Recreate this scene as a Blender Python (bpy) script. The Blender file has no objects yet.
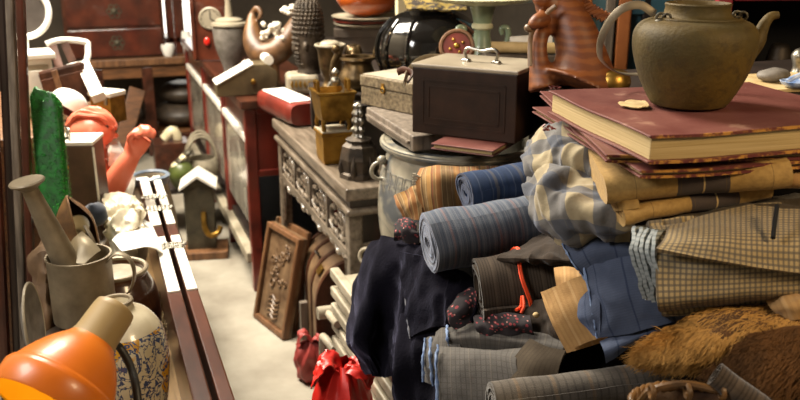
import bpy, bmesh, math, random
from mathutils import Vector, Matrix, Euler, noise
random.seed(11)
V = Vector
C = bpy.context.scene.collection
PI = math.pi
rad = math.radians
# ------------------------------------------------------------------ camera geometry (used to measure places)
FOC = 850.0
TH = math.atan(270 / FOC)
YAW = rad(19.9)
EYE = V((0, 0, 1.6))
RT = V((math.cos(YAW), -math.sin(YAW), 0))
FH = V((math.sin(YAW), math.cos(YAW), 0))
FW = FH * math.cos(TH) - V((0, 0, math.sin(TH)))
UPV = FH * math.sin(TH) + V((0, 0, math.cos(TH)))
CZ = -math.degrees(YAW)

def P(px, py, t):
    return EYE + t * (FW + (px - 400) / FOC * RT + (200 - py) / FOC * UPV)

def ray(px, py):
    return FW + (px - 400) / FOC * RT + (200 - py) / FOC * UPV

def PZ(px, py, z):
    d = ray(px, py); return EYE + d * ((z - EYE.z) / d.z)

def PX(px, py, x):
    d = ray(px, py); return EYE + d * (x / d.x)

def PY(px, py, y):
    d = ray(px, py); return EYE + d * (y / d.y)

def B(px, t, z):
    v = ((z - EYE.z) / t + math.sin(TH)) / math.cos(TH)
    return P(px, 200 - FOC * v, t)

def S(npx, t):
    return npx * t / FOC

# ------------------------------------------------------------------ objects
MATS = {}
TM = {}

def obj(name, bm, m, parent=None, bevel=0.0, smooth=None, remesh=0.0, sub=0, world=False, ang=40):
    me = bpy.data.meshes.new(name)
    bmesh.ops.recalc_face_normals(bm, faces=bm.faces)
    if world and parent is not None:
        bm.transform(TM[parent.name].inverted())
    off = None
    if parent is None:
        lo = V((min(v.co.x for v in bm.verts), min(v.co.y for v in bm.verts), min(v.co.z for v in bm.verts)))
        hi = V((max(v.co.x for v in bm.verts), max(v.co.y for v in bm.verts), max(v.co.z for v in bm.verts)))
        off = V(((lo.x + hi.x) / 2, (lo.y + hi.y) / 2, lo.z))
        bm.transform(Matrix.Translation(-off))
    bm.to_mesh(me); bm.free()
    o = bpy.data.objects.new(name, me)
    C.objects.link(o)
    if off is not None:
        o.location = off
    if isinstance(m, str):
        m = MATS[m]
    me.materials.append(m)
    if parent is not None:
        o.parent = parent
        if parent.name in TM: TM[o.name] = TM[parent.name]
    if smooth is None:
        smooth = not bevel
    if remesh:
        r = o.modifiers.new('r', 'REMESH'); r.mode = 'VOXEL'; r.voxel_size = remesh; r.use_smooth_shade = True
        s = o.modifiers.new('s', 'SMOOTH'); s.factor = 0.6; s.iterations = 4
    if bevel:
        b = o.modifiers.new('b', 'BEVEL'); b.width = bevel; b.segments = 2; b.limit_method = 'ANGLE'
    if sub:
        s = o.modifiers.new('u', 'SUBSURF'); s.levels = sub; s.render_levels = sub
    if smooth and not remesh:
        me.shade_smooth(); me.set_sharp_from_angle(angle=rad(ang))
    return o

def tag(o, label, cat, group=None, kind=None):
    o['label'] = label; o['category'] = cat
    if group: o['group'] = group
    if kind: o['kind'] = kind
    return o

def thing(name, label, cat, loc, rz=0, rot=None, group=None):
    o = bpy.data.objects.new(name, None); C.objects.link(o)
    o.empty_display_size = 0.05
    e = Euler(rot) if rot is not None else Euler((0, 0, rad(rz)))
    o.location = loc; o.rotation_euler = e
    TM[o.name] = Matrix.Translation(V(loc)) @ e.to_matrix().to_4x4()
    return tag(o, label, cat, group)

def thing_axes(name, label, cat, loc, X, Z):
    """local z along Z, local x near X"""
    Z = V(Z).normalized(); Y = Z.cross(V(X)).normalized(); X = Y.cross(Z)
    m = Matrix((X, Y, Z)).transposed()
    return thing(name, label, cat, loc, rot=m.to_euler())

def struct(name, bm, m, bevel=0, parent=None):
    o = obj(name, bm, m, parent, bevel=bevel, smooth=False)
    o['kind'] = 'structure'
    return o

def copy_thing(o, label, loc=None, rz=None):
    c = o.copy(); C.objects.link(c)
    if label: c['label'] = label
    if loc is not None: c.location = loc
    if rz is not None: c.rotation_euler = (0, 0, rad(rz))
    for ch in list(o.children):
        d = ch.copy(); C.objects.link(d); d.parent = c
        for g in list(ch.children):
            e = g.copy(); C.objects.link(e); e.parent = d
    return c

# ------------------------------------------------------------------ shape helpers
def nb():
    return bmesh.new()

def box(bm, c, s, rot=None):
    m = Matrix.Translation(V(c))
    if rot is not None: m = m @ Euler(rot).to_matrix().to_4x4()
    m = m @ Matrix.Diagonal((s[0], s[1], s[2], 1))
    bmesh.ops.create_cube(bm, size=1.0, matrix=m)
    return bm

def bx(c, s, rot=None):
    return box(nb(), c, s, rot)

def bar(bm, a, b, w, h, side=None):
    """square bar from a to b; w measured along side"""
    a, b = V(a), V(b); d = b - a; z = d.normalized()
    x = V(side) if side is not None else (V((0, 0, 1)) if abs(z.z) < .9 else V((1, 0, 0)))
    y = z.cross(x).normalized(); x = y.cross(z)
    m = Matrix((x, y, z)).transposed().to_4x4(); m.translation = (a + b) / 2
    bmesh.ops.create_cube(bm, size=1.0, matrix=m @ Matrix.Diagonal((w, h, d.length, 1)))
    return bm

def lathe(bm, prof, seg=40, c=(0, 0, 0), f=None):
    c = V(c); rings = []
    for r, z in prof:
        if r < 1e-6:
            rings.append([bm.verts.new(c + V((0, 0, z)))])
        else:
            ring = []
            for i in range(seg):
                a = 2 * PI * i / seg
                rr = r * (f(a, z) if f else 1)
                ring.append(bm.verts.new(c + V((rr * math.cos(a), rr * math.sin(a), z))))
            rings.append(ring)
    for A, Bq in zip(rings, rings[1:]):
        if len(A) == 1 and len(Bq) == 1: continue
        for i in range(seg):
            j = (i + 1) % seg
            if len(A) == 1: bm.faces.new((A[0], Bq[i], Bq[j]))
            elif len(Bq) == 1: bm.faces.new((A[i], A[j], Bq[0]))
            else: bm.faces.new((A[i], A[j], Bq[j], Bq[i]))
    return bm

def sm(prof, n=6):
    """smooth an (r, z) profile"""
    pts = [V((r, 0, z)) for r, z in prof]
    out = spline(pts, n * (len(pts) - 1))
    return [(max(0.0, p.x), p.z) for p in out]

def spline(pts, n, closed=False):
    pts = [V(p) for p in pts]; m = len(pts); out = []
    if m == 1: return [pts[0].copy() for _ in range(n + 1)]
    segs = m if closed else m - 1
    for i in range(n + (0 if closed else 1)):
        u = i / n * segs; k = min(int(u), segs - 1); t = u - k
        if closed:
            p0, p1, p2, p3 = pts[(k - 1) % m], pts[k % m], pts[(k + 1) % m], pts[(k + 2) % m]
        else:
            p1, p2 = pts[k], pts[k + 1]
            p0 = pts[k - 1] if k > 0 else p1 * 2 - p2
            p3 = pts[k + 2] if k + 2 < m else p2 * 2 - p1
        out.append(0.5 * (2 * p1 + (p2 - p0) * t + (2 * p0 - 5 * p1 + 4 * p2 - p3) * t * t + (3 * p1 - p0 - 3 * p2 + p3) * t ** 3))
    return out

def tube(bm, pts, r, seg=10, closed=False, flat=1.0, up=None, smoothn=0):
    pts = [V(p) for p in pts]
    rs = list(r) if isinstance(r, (list, tuple)) else [r] * len(pts)
    if smoothn:
        k = len(pts)
        q = spline(pts, smoothn, closed)
        rr = spline([V((x, 0, 0)) for x in rs], smoothn, closed)
        pts = q; rs = [max(1e-4, x.x) for x in rr]
    n = len(pts); rings = []
    def tan(i):
        if closed: return (pts[(i + 1) % n] - pts[i - 1]).normalized()
        return (pts[min(i + 1, n - 1)] - pts[max(i - 1, 0)]).normalized()
    t0 = tan(0)
    x = V(up) if up is not None else (V((0, 0, 1)) if abs(t0.z) < .85 else V((1, 0, 0)))
    for i in range(n):
        t = tan(i); x = (x - t * x.dot(t))
        x.normalize(); y = t.cross(x)
        rings.append([bm.verts.new(pts[i] + rs[i] * (math.cos(2 * PI * k / seg) * x + flat * math.sin(2 * PI * k / seg) * y)) for k in range(seg)])
    pairs = list(zip(rings, rings[1:])) + ([(rings[-1], rings[0])] if closed else [])
    for A, Bq in pairs:
        for k in range(seg):
            j = (k + 1) % seg
            bm.faces.new((A[k], A[j], Bq[j], Bq[k]))
    if not closed:
        bm.faces.new(rings[0][::-1]); bm.faces.new(rings[-1])
    return bm

def ring(bm, c, r, rt, axis=(0, 0, 1), seg=32, tseg=8, a0=0, a1=2 * PI, ref=None):
    z = V(axis).normalized()
    x = V(ref) if ref is not None else (V((1, 0, 0)) if abs(z.x) < .9 else V((0, 1, 0)))
    y = z.cross(x).normalized(); x = y.cross(z)
    full = abs(a1 - a0 - 2 * PI) < 1e-4
    k = seg if full else seg + 1
    pts = [V(c) + r * (math.cos(a0 + (a1 - a0) * i / seg) * x + math.sin(a0 + (a1 - a0) * i / seg) * y) for i in range(k)]
    return tube(bm, pts, rt, tseg, closed=full, up=z)

def ball(bm, c, r, seg=20, rot=None):
    if not isinstance(r, (tuple, list)): r = (r, r, r)
    m = Matrix.Translation(V(c))
    if rot is not None: m = m @ Euler(rot).to_matrix().to_4x4()
    bmesh.ops.create_uvsphere(bm, u_segments=seg, v_segments=max(6, seg // 2), radius=1, matrix=m @ Matrix.Diagonal((*r, 1)))
    return bm

def cyl(bm, a, b, r0, r1=None, seg=24):
    return tube(bm, [a, b], [r0, r0 if r1 is None else r1], seg)

def prism(bm, pts, d):
    """closed outline of 3-D points pushed by vector d"""
    A = [bm.verts.new(V(p)) for p in pts]; Bq = [bm.verts.new(V(p) + V(d)) for p in pts]
    n = len(pts)
    bm.faces.new(A[::-1]); bm.faces.new(Bq)
    for i in range(n):
        j = (i + 1) % n
        bm.faces.new((A[i], A[j], Bq[j], Bq[i]))
    return bm

def wrinkle(bm, amp, scale, seed=0):
    s = V((seed * 3.1, seed * 1.7, seed * 2.3))
    bm.normal_update()
    d = [(v, v.normal.copy()) for v in bm.verts]
    for v, n in d:
        v.co += n * amp * noise.noise(v.co * scale + s)
    return bm

# ------------------------------------------------------------------ cloth helpers
def uvset(bm, uv):
    lay = bm.loops.layers.uv.new('UVMap')
    for f in bm.faces:
        for l in f.loops:
            if l.vert in uv: l[lay].uv = uv[l.vert]

def patch(rows, nu=36, nv=30, th=0.006, amp=0.0, scale=14, seed=0, ridge=0.0, rscale=22, rdir=None, bm=None, uvs=1.0, flip=True):
    """smooth cloth sheet of real thickness through a grid of places"""
    bm = bm or nb()
    R = [spline(r, nu) for r in rows]
    G = [spline([R[k][i] for k in range(len(R))], nv) for i in range(nu + 1)]   # G[i][j]
    cu = [0.0]; cv = [0.0]
    for i in range(nu): cu.append(cu[-1] + sum((G[i + 1][j] - G[i][j]).length for j in (nv // 4, nv // 2, 3 * nv // 4)) / 3)
    for j in range(nv): cv.append(cv[-1] + sum((G[i][j + 1] - G[i][j]).length for i in (nu // 4, nu // 2, 3 * nu // 4)) / 3)
    s = V((seed * 5.3, seed * 2.9, seed * 7.1))
    N = [[None] * (nv + 1) for _ in range(nu + 1)]
    for i in range(nu + 1):
        for j in range(nv + 1):
            a = G[min(i + 1, nu)][j] - G[max(i - 1, 0)][j]
            b = G[i][min(j + 1, nv)] - G[i][max(j - 1, 0)]
            n = a.cross(b)
            n = n.normalized() if n.length > 1e-12 else V((0, 0, 1))
            if flip and n.dot(EYE - G[i][j]) < 0: n = -n
            N[i][j] = n
    uv = {}; T = []; U = []
    for i in range(nu + 1):
        tr = []; ur = []
        for j in range(nv + 1):
            p = G[i][j]; n = N[i][j]
            h = amp * noise.noise(p * scale + s) + amp * .45 * noise.noise(p * scale * 2.7 + s)
            if ridge:
                q = p if rdir is None else V((p.dot(V(rdir)) * 1.0, p.z * .25, 0))
                q = q * rscale + s; q = q + V((noise.noise(q * .7), noise.noise(q * .7 + V((5, 1, 2))), noise.noise(q * .7 + V((1, 7, 3))))) * .9
                h += ridge * (1 - 2.6 * math.sqrt(noise.noise(q) ** 2 + .006)) + ridge * .35 * (.5 - 1.8 * math.sqrt(noise.noise(q * 2.1) ** 2 + .01))
            v = bm.verts.new(p + n * h); w = bm.verts.new(p + n * (h - th))
            uv[v] = uv[w] = (cu[i] * uvs, cv[j] * uvs)
            tr.append(v); ur.append(w)
        T.append(tr); U.append(ur)
    for i in range(nu):
        for j in range(nv):
            bm.faces.new((T[i][j], T[i + 1][j], T[i + 1][j + 1], T[i][j + 1]))
            bm.faces.new((U[i][j], U[i][j + 1], U[i + 1][j + 1], U[i + 1][j]))
    for i in range(nu):
        bm.faces.new((T[i][0], U[i][0], U[i + 1][0], T[i + 1][0]))
        bm.faces.new((T[i][nv], T[i + 1][nv], U[i + 1][nv], U[i][nv]))
    for j in range(nv):
        bm.faces.new((T[0][j], T[0][j + 1], U[0][j + 1], U[0][j]))
        bm.faces.new((T[nu][j], U[nu][j], U[nu][j + 1], T[nu][j + 1]))
    uvset(bm, uv)
    return bm

def ribbon(path, A, Bp, dv, upv, th, n=26, amp=0.002, scale=18, seed=0, end_amp=0.004):
    """thick folded sheet: 2-D path (depth, height) swept from A to Bp"""
    bm = nb(); A, Bp = V(A), V(Bp); dv = V(dv).normalized(); upv = V(upv).normalized()
    m = len(path); L = []; Rr = []
    for k in range(m):
        a = V(path[max(k - 1, 0)]); b = V(path[min(k + 1, m - 1)])
        t = (b - a); t = t.normalized() if t.length else V((1, 0))
        nn = V((-t.y, t.x))
        p = V(path[k]); L.append(p + nn * th / 2); Rr.append(p - nn * th / 2)
    s = V((seed * 4.1, seed * 9.3, seed * 1.1)); secs = []; uv = {}
    arc = [0]
    for k in range(1, m): arc.append(arc[-1] + (V(path[k]) - V(path[k - 1])).length)
    ln = (Bp - A).length
    for i in range(n + 1):
        f = i / n; base = A.lerp(Bp, f); row = []
        for side in (L, Rr):
            rr = []
            for k in range(m):
                p = base + dv * side[k].x + upv * side[k].y
                q = base + dv * path[k][0] + upv * path[k][1]
                p = p + upv * amp * 2 * noise.noise(q * scale + s) + dv * amp * 2 * noise.noise(q * scale * .8 - s)
                e = end_amp * noise.noise(V((arc[k] * 14, seed, 3)))
                p = p + (Bp - A).normalized() * e * (1 if i in (0, n) else 0.5)
                v = bm.verts.new(p); uv[v] = (ln * f, arc[k]); rr.append(v)
            row.append(rr)
        secs.append(row)
    for i in range(n):
        for k in range(m - 1):
            a, b = secs[i], secs[i + 1]
            bm.faces.new((a[0][k], a[0][k + 1], b[0][k + 1], b[0][k]))
            bm.faces.new((a[1][k], b[1][k], b[1][k + 1], a[1][k + 1]))
        for k in (0, m - 1):
            a, b = secs[i], secs[i + 1]
            bm.faces.new((a[0][k], b[0][k], b[1][k], a[1][k]))
    for i in (0, n):
        for k in range(m - 1):
            a = secs[i]
            bm.faces.new((a[0][k], a[1][k], a[1][k + 1], a[0][k + 1]))
    uvset(bm, uv)
    return bm

def zigzag(depth, height, sheets):
    """path of a cloth folded back and forth, first and last fold at the front (depth 0)"""
    g = height / sheets; path = []
    for k in range(sheets):
        z = g * (k + .5)
        xs = [depth * (1 - i / 6) for i in range(7)] if k % 2 == 0 else [depth * i / 6 for i in range(7)]
        xs = [min(max(x, g * .5), depth - g * .5) for x in xs]
        for x in xs: path.append((x, z))
        if k < sheets - 1:
            e = path[-1][0]; sgn = -1 if k % 2 == 0 else 1
            for a in (30, 60, 90, 120, 150):
                path.append((e + sgn * math.sin(rad(a)) * g * .5, z + g * .5 - math.cos(rad(a)) * g * .5))
    return path

def spiral(ra, rb, turns, gap0=.16, seg=30):
    path = []; n = int(turns * seg)
    for i in range(n + 1):
        f = i / n; q = gap0 + (1 - gap0) * f; a = 2 * PI * turns * f + .6
        path.append((ra * q * math.cos(a), rb * q * math.sin(a)))
    return path

def cloth_roll(c0, c1, ra, rb, turns=5, tilt=0, amp=0.0015, seed=0, fill=.72, n=26):
    c0, c1 = V(c0), V(c1); a = (c1 - c0).normalized()
    up = V((0, 0, 1)); up = (up - a * up.dot(a)).normalized(); sd = a.cross(up)
    t = rad(tilt); dv = sd * math.cos(t) + up * math.sin(t); uv2 = -sd * math.sin(t) + up * math.cos(t)
    return ribbon(spiral(ra, rb, turns), c0, c1, dv, uv2, min(ra, rb) / turns * fill, n=n, amp=amp, seed=seed, end_amp=.006)

# ------------------------------------------------------------------ materials
def lin(h):
    h = h.lstrip('#'); o = []
    for i in (0, 2, 4):
        c = int(h[i:i + 2], 16) / 255
        o.append(c / 12.92 if c <= .04045 else ((c + .055) / 1.055) ** 2.4)
    return (*o, 1)

class NT:
    def __init__(s, name):
        s.m = bpy.data.materials.new(name); s.m.use_nodes = True
        s.t = s.m.node_tree; s.n = s.t.nodes; s.l = s.t.links
        s.b = s.n['Principled BSDF']; s.o = s.n['Material Output']
        s.tc = s.n.new('ShaderNodeTexCoord')
        MATS[name] = s.m
    def new(s, ty, **k):
        x = s.n.new(ty)
        for a, v in k.items(): setattr(x, a, v)
        return x
    def math(s, op, a, b=None):
        x = s.new('ShaderNodeMath', operation=op)
        for i, q in enumerate((a, b)):
            if q is None: continue
            if isinstance(q, (int, float)): x.inputs[i].default_value = q
            else: s.l.new(q, x.inputs[i])
        return x.outputs[0]
    def mix(s, f, a, b):
        x = s.new('ShaderNodeMix', data_type='RGBA')
        for sk, q in ((x.inputs[0], f), (x.inputs[6], a), (x.inputs[7], b)):
            if isinstance(q, (int, float)): sk.default_value = q
            elif isinstance(q, tuple): sk.default_value = q
            else: s.l.new(q, sk)
        return x.outputs[2]
    def noise(s, scale, detail=5, vec=None, dist=0, rough=.55):
        x = s.new('ShaderNodeTexNoise'); x.inputs['Scale'].default_value = scale
        x.inputs['Detail'].default_value = detail; x.inputs['Distortion'].default_value = dist
        x.inputs['Roughness'].default_value = rough
        s.l.new(vec if vec is not None else s.tc.outputs['Object'], x.inputs['Vector'])
        return x.outputs['Fac']
    def ramp(s, f, lo, hi):
        x = s.new('ShaderNodeMapRange'); x.inputs['From Min'].default_value = lo; x.inputs['From Max'].default_value = hi
        s.l.new(f, x.inputs['Value']); return x.outputs[0]
    def bump(s, h, strength, dist=.004):
        x = s.new('ShaderNodeBump'); x.inputs['Strength'].default_value = strength; x.inputs['Distance'].default_value = dist
        s.l.new(h, x.inputs['Height']); s.l.new(x.outputs[0], s.b.inputs['Normal'])
    def col(s, c):
        if isinstance(c, tuple): s.b.inputs['Base Color'].default_value = c
        else: s.l.new(c, s.b.inputs['Base Color'])
    def set(s, **k):
        for a, v in k.items(): s.b.inputs[a.replace('_', ' ')].default_value = v

def mat(name, c, c2=None, rough=.6, metal=0, ns=9, lo=.35, hi=.65, bump=0, bs=60, sheen=0, coat=0, spec=.5, stretch=None, trans=0):
    s = NT(name)
    vec = None
    if stretch:
        mp = s.new('ShaderNodeMapping'); mp.inputs['Scale'].default_value = stretch
        s.l.new(s.tc.outputs['Object'], mp.inputs['Vector']); vec = mp.outputs[0]
    if c2:
        s.col(s.mix(s.ramp(s.noise(ns, 7, vec), lo, hi), lin(c), lin(c2)))
    else:
        s.col(lin(c))
    s.set(Roughness=rough, Metallic=metal, Sheen_Weight=sheen, Coat_Weight=coat, Specular_IOR_Level=spec)
    if trans: s.set(Transmission_Weight=trans)
    if bump: s.bump(s.noise(bs, 4, vec), bump)
    return s

def cloth(name, base, stripes=(), c2=None, rough=.9, sheen=.3, sheen_tint=None, bump=.35, ns=40, crease=.0):
    """woven cloth; stripes: (axis 'u'/'v', period m, width share, colour, offset, strength)"""
    s = NT(name)
    sep = s.new('ShaderNodeSeparateXYZ'); s.l.new(s.tc.outputs['UV'], sep.inputs[0])
    ax = {'u': sep.outputs[0], 'v': sep.outputs[1]}
    f = s.noise(ns, 6)
    c = s.mix(s.ramp(f, .3, .7), lin(base), lin(c2 or base))
    for st in stripes:
        a, per, w, colr = st[:4]; off = st[4] if len(st) > 4 else 0; k = st[5] if len(st) > 5 else 1
        q = s.math('FRACT', s.math('ADD', s.math('DIVIDE', ax[a], per), off + 50.0))
        msk = s.math('MULTIPLY', s.math('LESS_THAN', q, w), k)
        c = s.mix(msk, c, lin(colr))
    s.col(c)
    s.set(Roughness=rough, Sheen_Weight=sheen, Sheen_Roughness=.4, Specular_IOR_Level=.2)
    if sheen_tint: s.b.inputs['Sheen Tint'].default_value = lin(sheen_tint)
    # weave
    mp = s.new('ShaderNodeMapping'); mp.inputs['Scale'].default_value = (420, 420, 1)
    s.l.new(s.tc.outputs['UV'], mp.inputs['Vector'])
    w = s.noise(1.0, 3, mp.outputs[0])
    s.bump(w, bump, .002)
    return s
# ------------------------------------------------------------------ material list
mat('concrete', '#9f9889', '#7d7567', rough=.75, ns=3.5, bump=.3, bs=30)
mat('plaster', '#4a4136', '#332b22', rough=.9, ns=2, bump=.2)
mat('pale_plaster', '#9a9080', '#7d7464', rough=.9, ns=2)
mat('boards', '#33261c', '#1f160f', rough=.7, ns=5, stretch=(1, 8, 1))
mat('dark_lacquer', '#30201a', '#1a100c', rough=.32, ns=10, stretch=(6, 6, .7), coat=.3)
mat('grey_wood', '#7b6f62', '#4e443a', rough=.5, ns=14, stretch=(5, 5, .6), bump=.2)
mat('red_lacquer', '#572818', '#36170e', rough=.3, ns=8, coat=.4, bump=.05)
mat('red_brown', '#4e2a1c', '#2f170e', rough=.28, ns=8, stretch=(3, .6, 3), coat=.35)
mat('bright_red_wood', '#7a2c20', '#501a14', rough=.35, ns=8, coat=.3)
mat('brown_wood', '#704828', '#452b15', rough=.45, ns=10, stretch=(.7, 6, 6), bump=.15)
mat('mid_wood', '#7b5535', '#53361f', rough=.5, ns=10, stretch=(5, 5, .7), bump=.2)
mat('carved_wood', '#80664a', '#4c3624', rough=.42, ns=16, bump=.3, bs=90)
mat('altar_wood', '#7d7061', '#54493c', rough=.36, ns=12, stretch=(5, .7, 5), coat=.25, bump=.1)
mat('dark_wood', '#2a1f19', '#171009', rough=.5, ns=9)
mat('white_and_sheen', '#f0ece2', '#d9d3c5', rough=.4, ns=12)
mat('white_paint', '#e9e5dc', '#cfc8ba', rough=.45, ns=8, bump=.05)
mat('cream_paint', '#aba08b', '#807764', rough=.5, ns=14, bump=.1)
mat('white_plastic', '#f1efe9', '#e2ded4', rough=.3, ns=10)
mat('crumpled_white', '#d3cab4', '#aca085', rough=.35, ns=10, bump=.3, bs=30)
mat('zinc', '#8d8069', '#6a5e4b', rough=.5, metal=.35, ns=14, bump=.12, bs=50)
mat('zinc_lit', '#a3967c', '#8a7e66', rough=.45, metal=.3, ns=14)
mat('zinc_dark', '#57503f', '#3d382d', rough=.55, metal=.4, ns=14, bump=.1)
mat('steel', '#b7b2a8', '#8e8980', rough=.28, metal=1, ns=20)
mat('silver', '#a8a296', '#6e6a60', rough=.36, metal=.9, ns=60)
mat('copper_brown', '#7a5934', '#4d3621', rough=.5, metal=.3, ns=16, bump=.1)
mat('brass', '#a7813a', '#6e5120', rough=.36, metal=.85, ns=22, bump=.15, bs=70)
mat('gold_box', '#a57a2c', '#7f5a1c', rough=.4, metal=.6, ns=18)
mat('bronze', '#75603f', '#40321f', rough=.38, metal=.7, ns=24, bump=.25, bs=80)
mat('dark_bronze', '#51463a', '#2f2821', rough=.5, metal=.5, ns=24, bump=.3, bs=80)
mat('black_glaze', '#171513', '#0f0e0c', rough=.12, coat=.6, ns=5)
mat('brown_glaze', '#4e3222', '#2b1a10', rough=.22, ns=6, coat=.4)
mat('blue_grey', '#7c8794', '#626d7c', rough=.3, ns=12, coat=.3)
mat('grey_stone', '#77716a', '#575149', rough=.7, ns=25, bump=.2)
mat('fret', '#77736a', '#65625a', rough=.4)
mat('dark_stone', '#463a2e', '#2e261e', rough=.5, ns=20, bump=.2)
mat('coral', '#e37b5e', '#d1654a', rough=.4, ns=7, bump=.05)
mat('maroon', '#6b2620', '#4b1814', rough=.45, ns=7)
mat('leather_brown', '#4d2d1d', '#2a170e', spec=.15, rough=.55, ns=14, bump=.25, bs=100)
mat('case_brown', '#59422f', '#402e20', rough=.45, ns=14, bump=.1)
mat('box_brown', '#2f1d13', '#20130c', rough=.5, spec=.3, ns=20, bump=.12, bs=90)
mat('box_lid_lit', '#9a8f7c', '#756a5a', rough=.4, ns=6, bump=.12, bs=60)
mat('beige_box', '#a59b88', '#857b69', rough=.55, ns=12, bump=.1)
mat('studded', '#8a7a5e', '#4f422f', rough=.55, ns=90, bump=.5, bs=200)
mat('orange_plastic', '#d8791e', '#c86614', rough=.36, ns=4, coat=.1)
mat('yellow_inner', '#f2b420', '#eaa512', spec=.1, rough=.8, ns=4)
mat('tan_plastic', '#9c8458', '#8a7249', rough=.5, ns=6, coat=.05)
mat('black_rubber', '#1a1815', '#24211d', rough=.5)
mat('navy_cloth', '#20283a', '#151a26', rough=.9, sheen=.3)
mat('paper_bag', '#6f5539', '#4f3a25', rough=.75, ns=9, bump=.4, bs=20)
mat('mat_yellow', '#8a6f4a', '#6f5636', rough=.35, ns=8, bump=.1, stretch=(20, 1, 1))
mat('basket_grey', '#8f8672', '#6a6150', rough=.8, ns=20, bump=.3)
mat('mottled_glass', '#b5ad9d', '#5a534a', rough=.22, ns=7, coat=.5)
mat('frayed_blue', '#8496b4', '#566a90', rough=.9, ns=60)
mat('straw', '#a08a66', '#7d6845', rough=.8)
mat('olive_metal', '#6a5c42', '#4a3f2c', rough=.45, metal=.3, ns=10)
mat('dial', '#948b78', '#7d7463', rough=.4, ns=5)
mat('red_plastic', '#d32a1e', '#b01c14', rough=.42, ns=6, bump=.35, bs=26)
mat('dull_red_plastic', '#9a3a34', '#742522', rough=.55, ns=8, bump=.4, bs=30)
mat('orange_glaze', '#a9501c', '#7d3510', rough=.25, ns=6, coat=.5)
mat('celadon', '#8b9a80', '#6d7c66', rough=.3, ns=10, coat=.3)
mat('pale_green', '#c9c7a6', '#b0ae8d', rough=.3, ns=6, coat=.3)
mat('cardboard', '#4f4338', '#3a3028', rough=.7, ns=10)
mat('paper', '#c8bda3', '#a99d82', rough=.8, ns=10)
mat('parchment', '#c4ab7c', '#a88e5e', rough=.85, ns=20)
mat('teal_panel', '#3f6670', '#2b4a54', rough=.5, ns=4)
mat('orange_wood', '#b26a35', '#8d4f25', rough=.5, ns=8)
mat('red_gloss', '#8e2430', '#6c1620', rough=.35, ns=6, coat=.3)
mat('orange_string', '#f0501c', '#df3f12', rough=.6)
mat('gong_red', '#7d2c1c', '#5c1f14', rough=.5, ns=20)
mat('bamboo', '#664724', '#3b2711', rough=.4, ns=18, bump=.2)
mat('wicker', '#5a3c22', '#331f10', rough=.5, ns=30, bump=.4)
mat('gold_leaf', '#c99a2c', '#9a701c', rough=.4, metal=.5)
mat('ink', '#2c2722', rough=.8)
mat('twill_black', '#0d0c10', '#08080a', rough=.95)
mat('flower_white', '#e8e2d4', '#c9bfae', rough=.5)
mat('blue_white', '#b9c4d4', '#5f7aa8', rough=.3, ns=60)
mat('glass_red', '#c8261c', rough=.15, coat=.5)
mat('mirror_glass', '#4a4440', '#383330', rough=.12, coat=.5)
mat('green_jar', '#4c5626', '#333b18', rough=.35, ns=12)
mat('cream_glaze', '#d8ccaa', '#b8ab88', rough=.35, ns=12)

# cloth
def wool(name, base, c2, tint, sheen):
    s = mat(name, base, c2, rough=1, ns=7, sheen=sheen, bump=.5, bs=160, spec=.05)
    s.b.inputs['Sheen Tint'].default_value = lin(tint); s.b.inputs['Sheen Roughness'].default_value = .35
wool('velvet_black', '#13121a', '#0b0a0f', '#7a7a98', .55)
wool('velvet_navy', '#16151d', '#0e0d13', '#6a6c88', .45)
wool('blanket_black', '#0d0b0a', '#080706', '#302a26', .1)
cloth('stripe_blue', '#565b64', [('u', .022, .5, '#62666d', 0, .6), ('u', .0115, .10, '#827c7c', 0, .5), ('u', .0115, .1, '#343a46', .4, .6), ('u', .047, .10, '#7a605c', .3, .5)], c2='#4a4f59', sheen=.35, sheen_tint='#a9c0e8')
cloth('stripe_deep_blue', '#2a3852', [('u', .02, .3, '#232f45', 0, .7), ('u', .026, .10, '#4a5262', .3, .6), ('u', .06, .12, '#5c564e', .1, .5)], c2='#232e44', sheen=.3, sheen_tint='#88a8e8')
cloth('stripe_orange', '#866b45', [('u', .05, .34, '#8e5a30', 0, .7), ('u', .05, .10, '#86402c', .2, .7), ('u', .026, .14, '#54432c', .5, .85), ('u', .0135, .16, '#b89c6c', .2, .6), ('u', .072, .16, '#a0753c', .6, .6)], c2='#775b3a', sheen=.2)
cloth('brown_rib', '#463a2e', [('u', .0056, .36, '#2b231b', 0, .8), ('u', .03, .2, '#54473a', .2, .5)], c2='#3d332a', sheen=.2)
cloth('brown_plain', '#382d24', [('u', .008, .3, '#2b231c', 0, .6)], c2='#2b221a', sheen=.15)
cloth('denim', '#474f62', [('v', .004, .4, '#3c4354', 0, .5), ('u', .05, .06, '#222c42', .5, .7)], c2='#3d4558', sheen=.3, sheen_tint='#90a8e0')
cloth('tan_cloth', '#ab8757', [('u', .009, .4, '#97754a', 0, .6), ('u', .03, .16, '#b8976a', .3, .5)], c2='#99754a', sheen=.2)
cloth('grey_check', '#57534f', [('u', .011, .2, '#3f3b38', 0, .7), ('v', .011, .2, '#47423d', 0, .6), ('u', .044, .08, '#6a635a', .3, .35)], c2='#4b4844', sheen=.15)
cloth('grey_roll', '#59524a', [('u', .013, .24, '#3d3832', 0, .7), ('u', .06, .1, '#6d5a45', .4, .5), ('v', .012, .2, '#47413a', 0, .5)], c2='#4a443d', sheen=.25)
cloth('olive_fold', '#4a4033', [('u', .008, .3, '#3b3228', 0, .6)], c2='#3c3328', sheen=.1)
cloth('gingham', '#a8946e', [('u', .0074, .40, '#565049', 0, .72), ('v', .0074, .40, '#565049', 0, .72)], c2='#98835c', sheen=.15)
cloth('lining', '#a9adab', [('v', .0075, .4, '#50575c', 0, .8), ('u', .006, .3, '#858b8c', 0, .6)], c2='#969c9c', sheen=.3)
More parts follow.
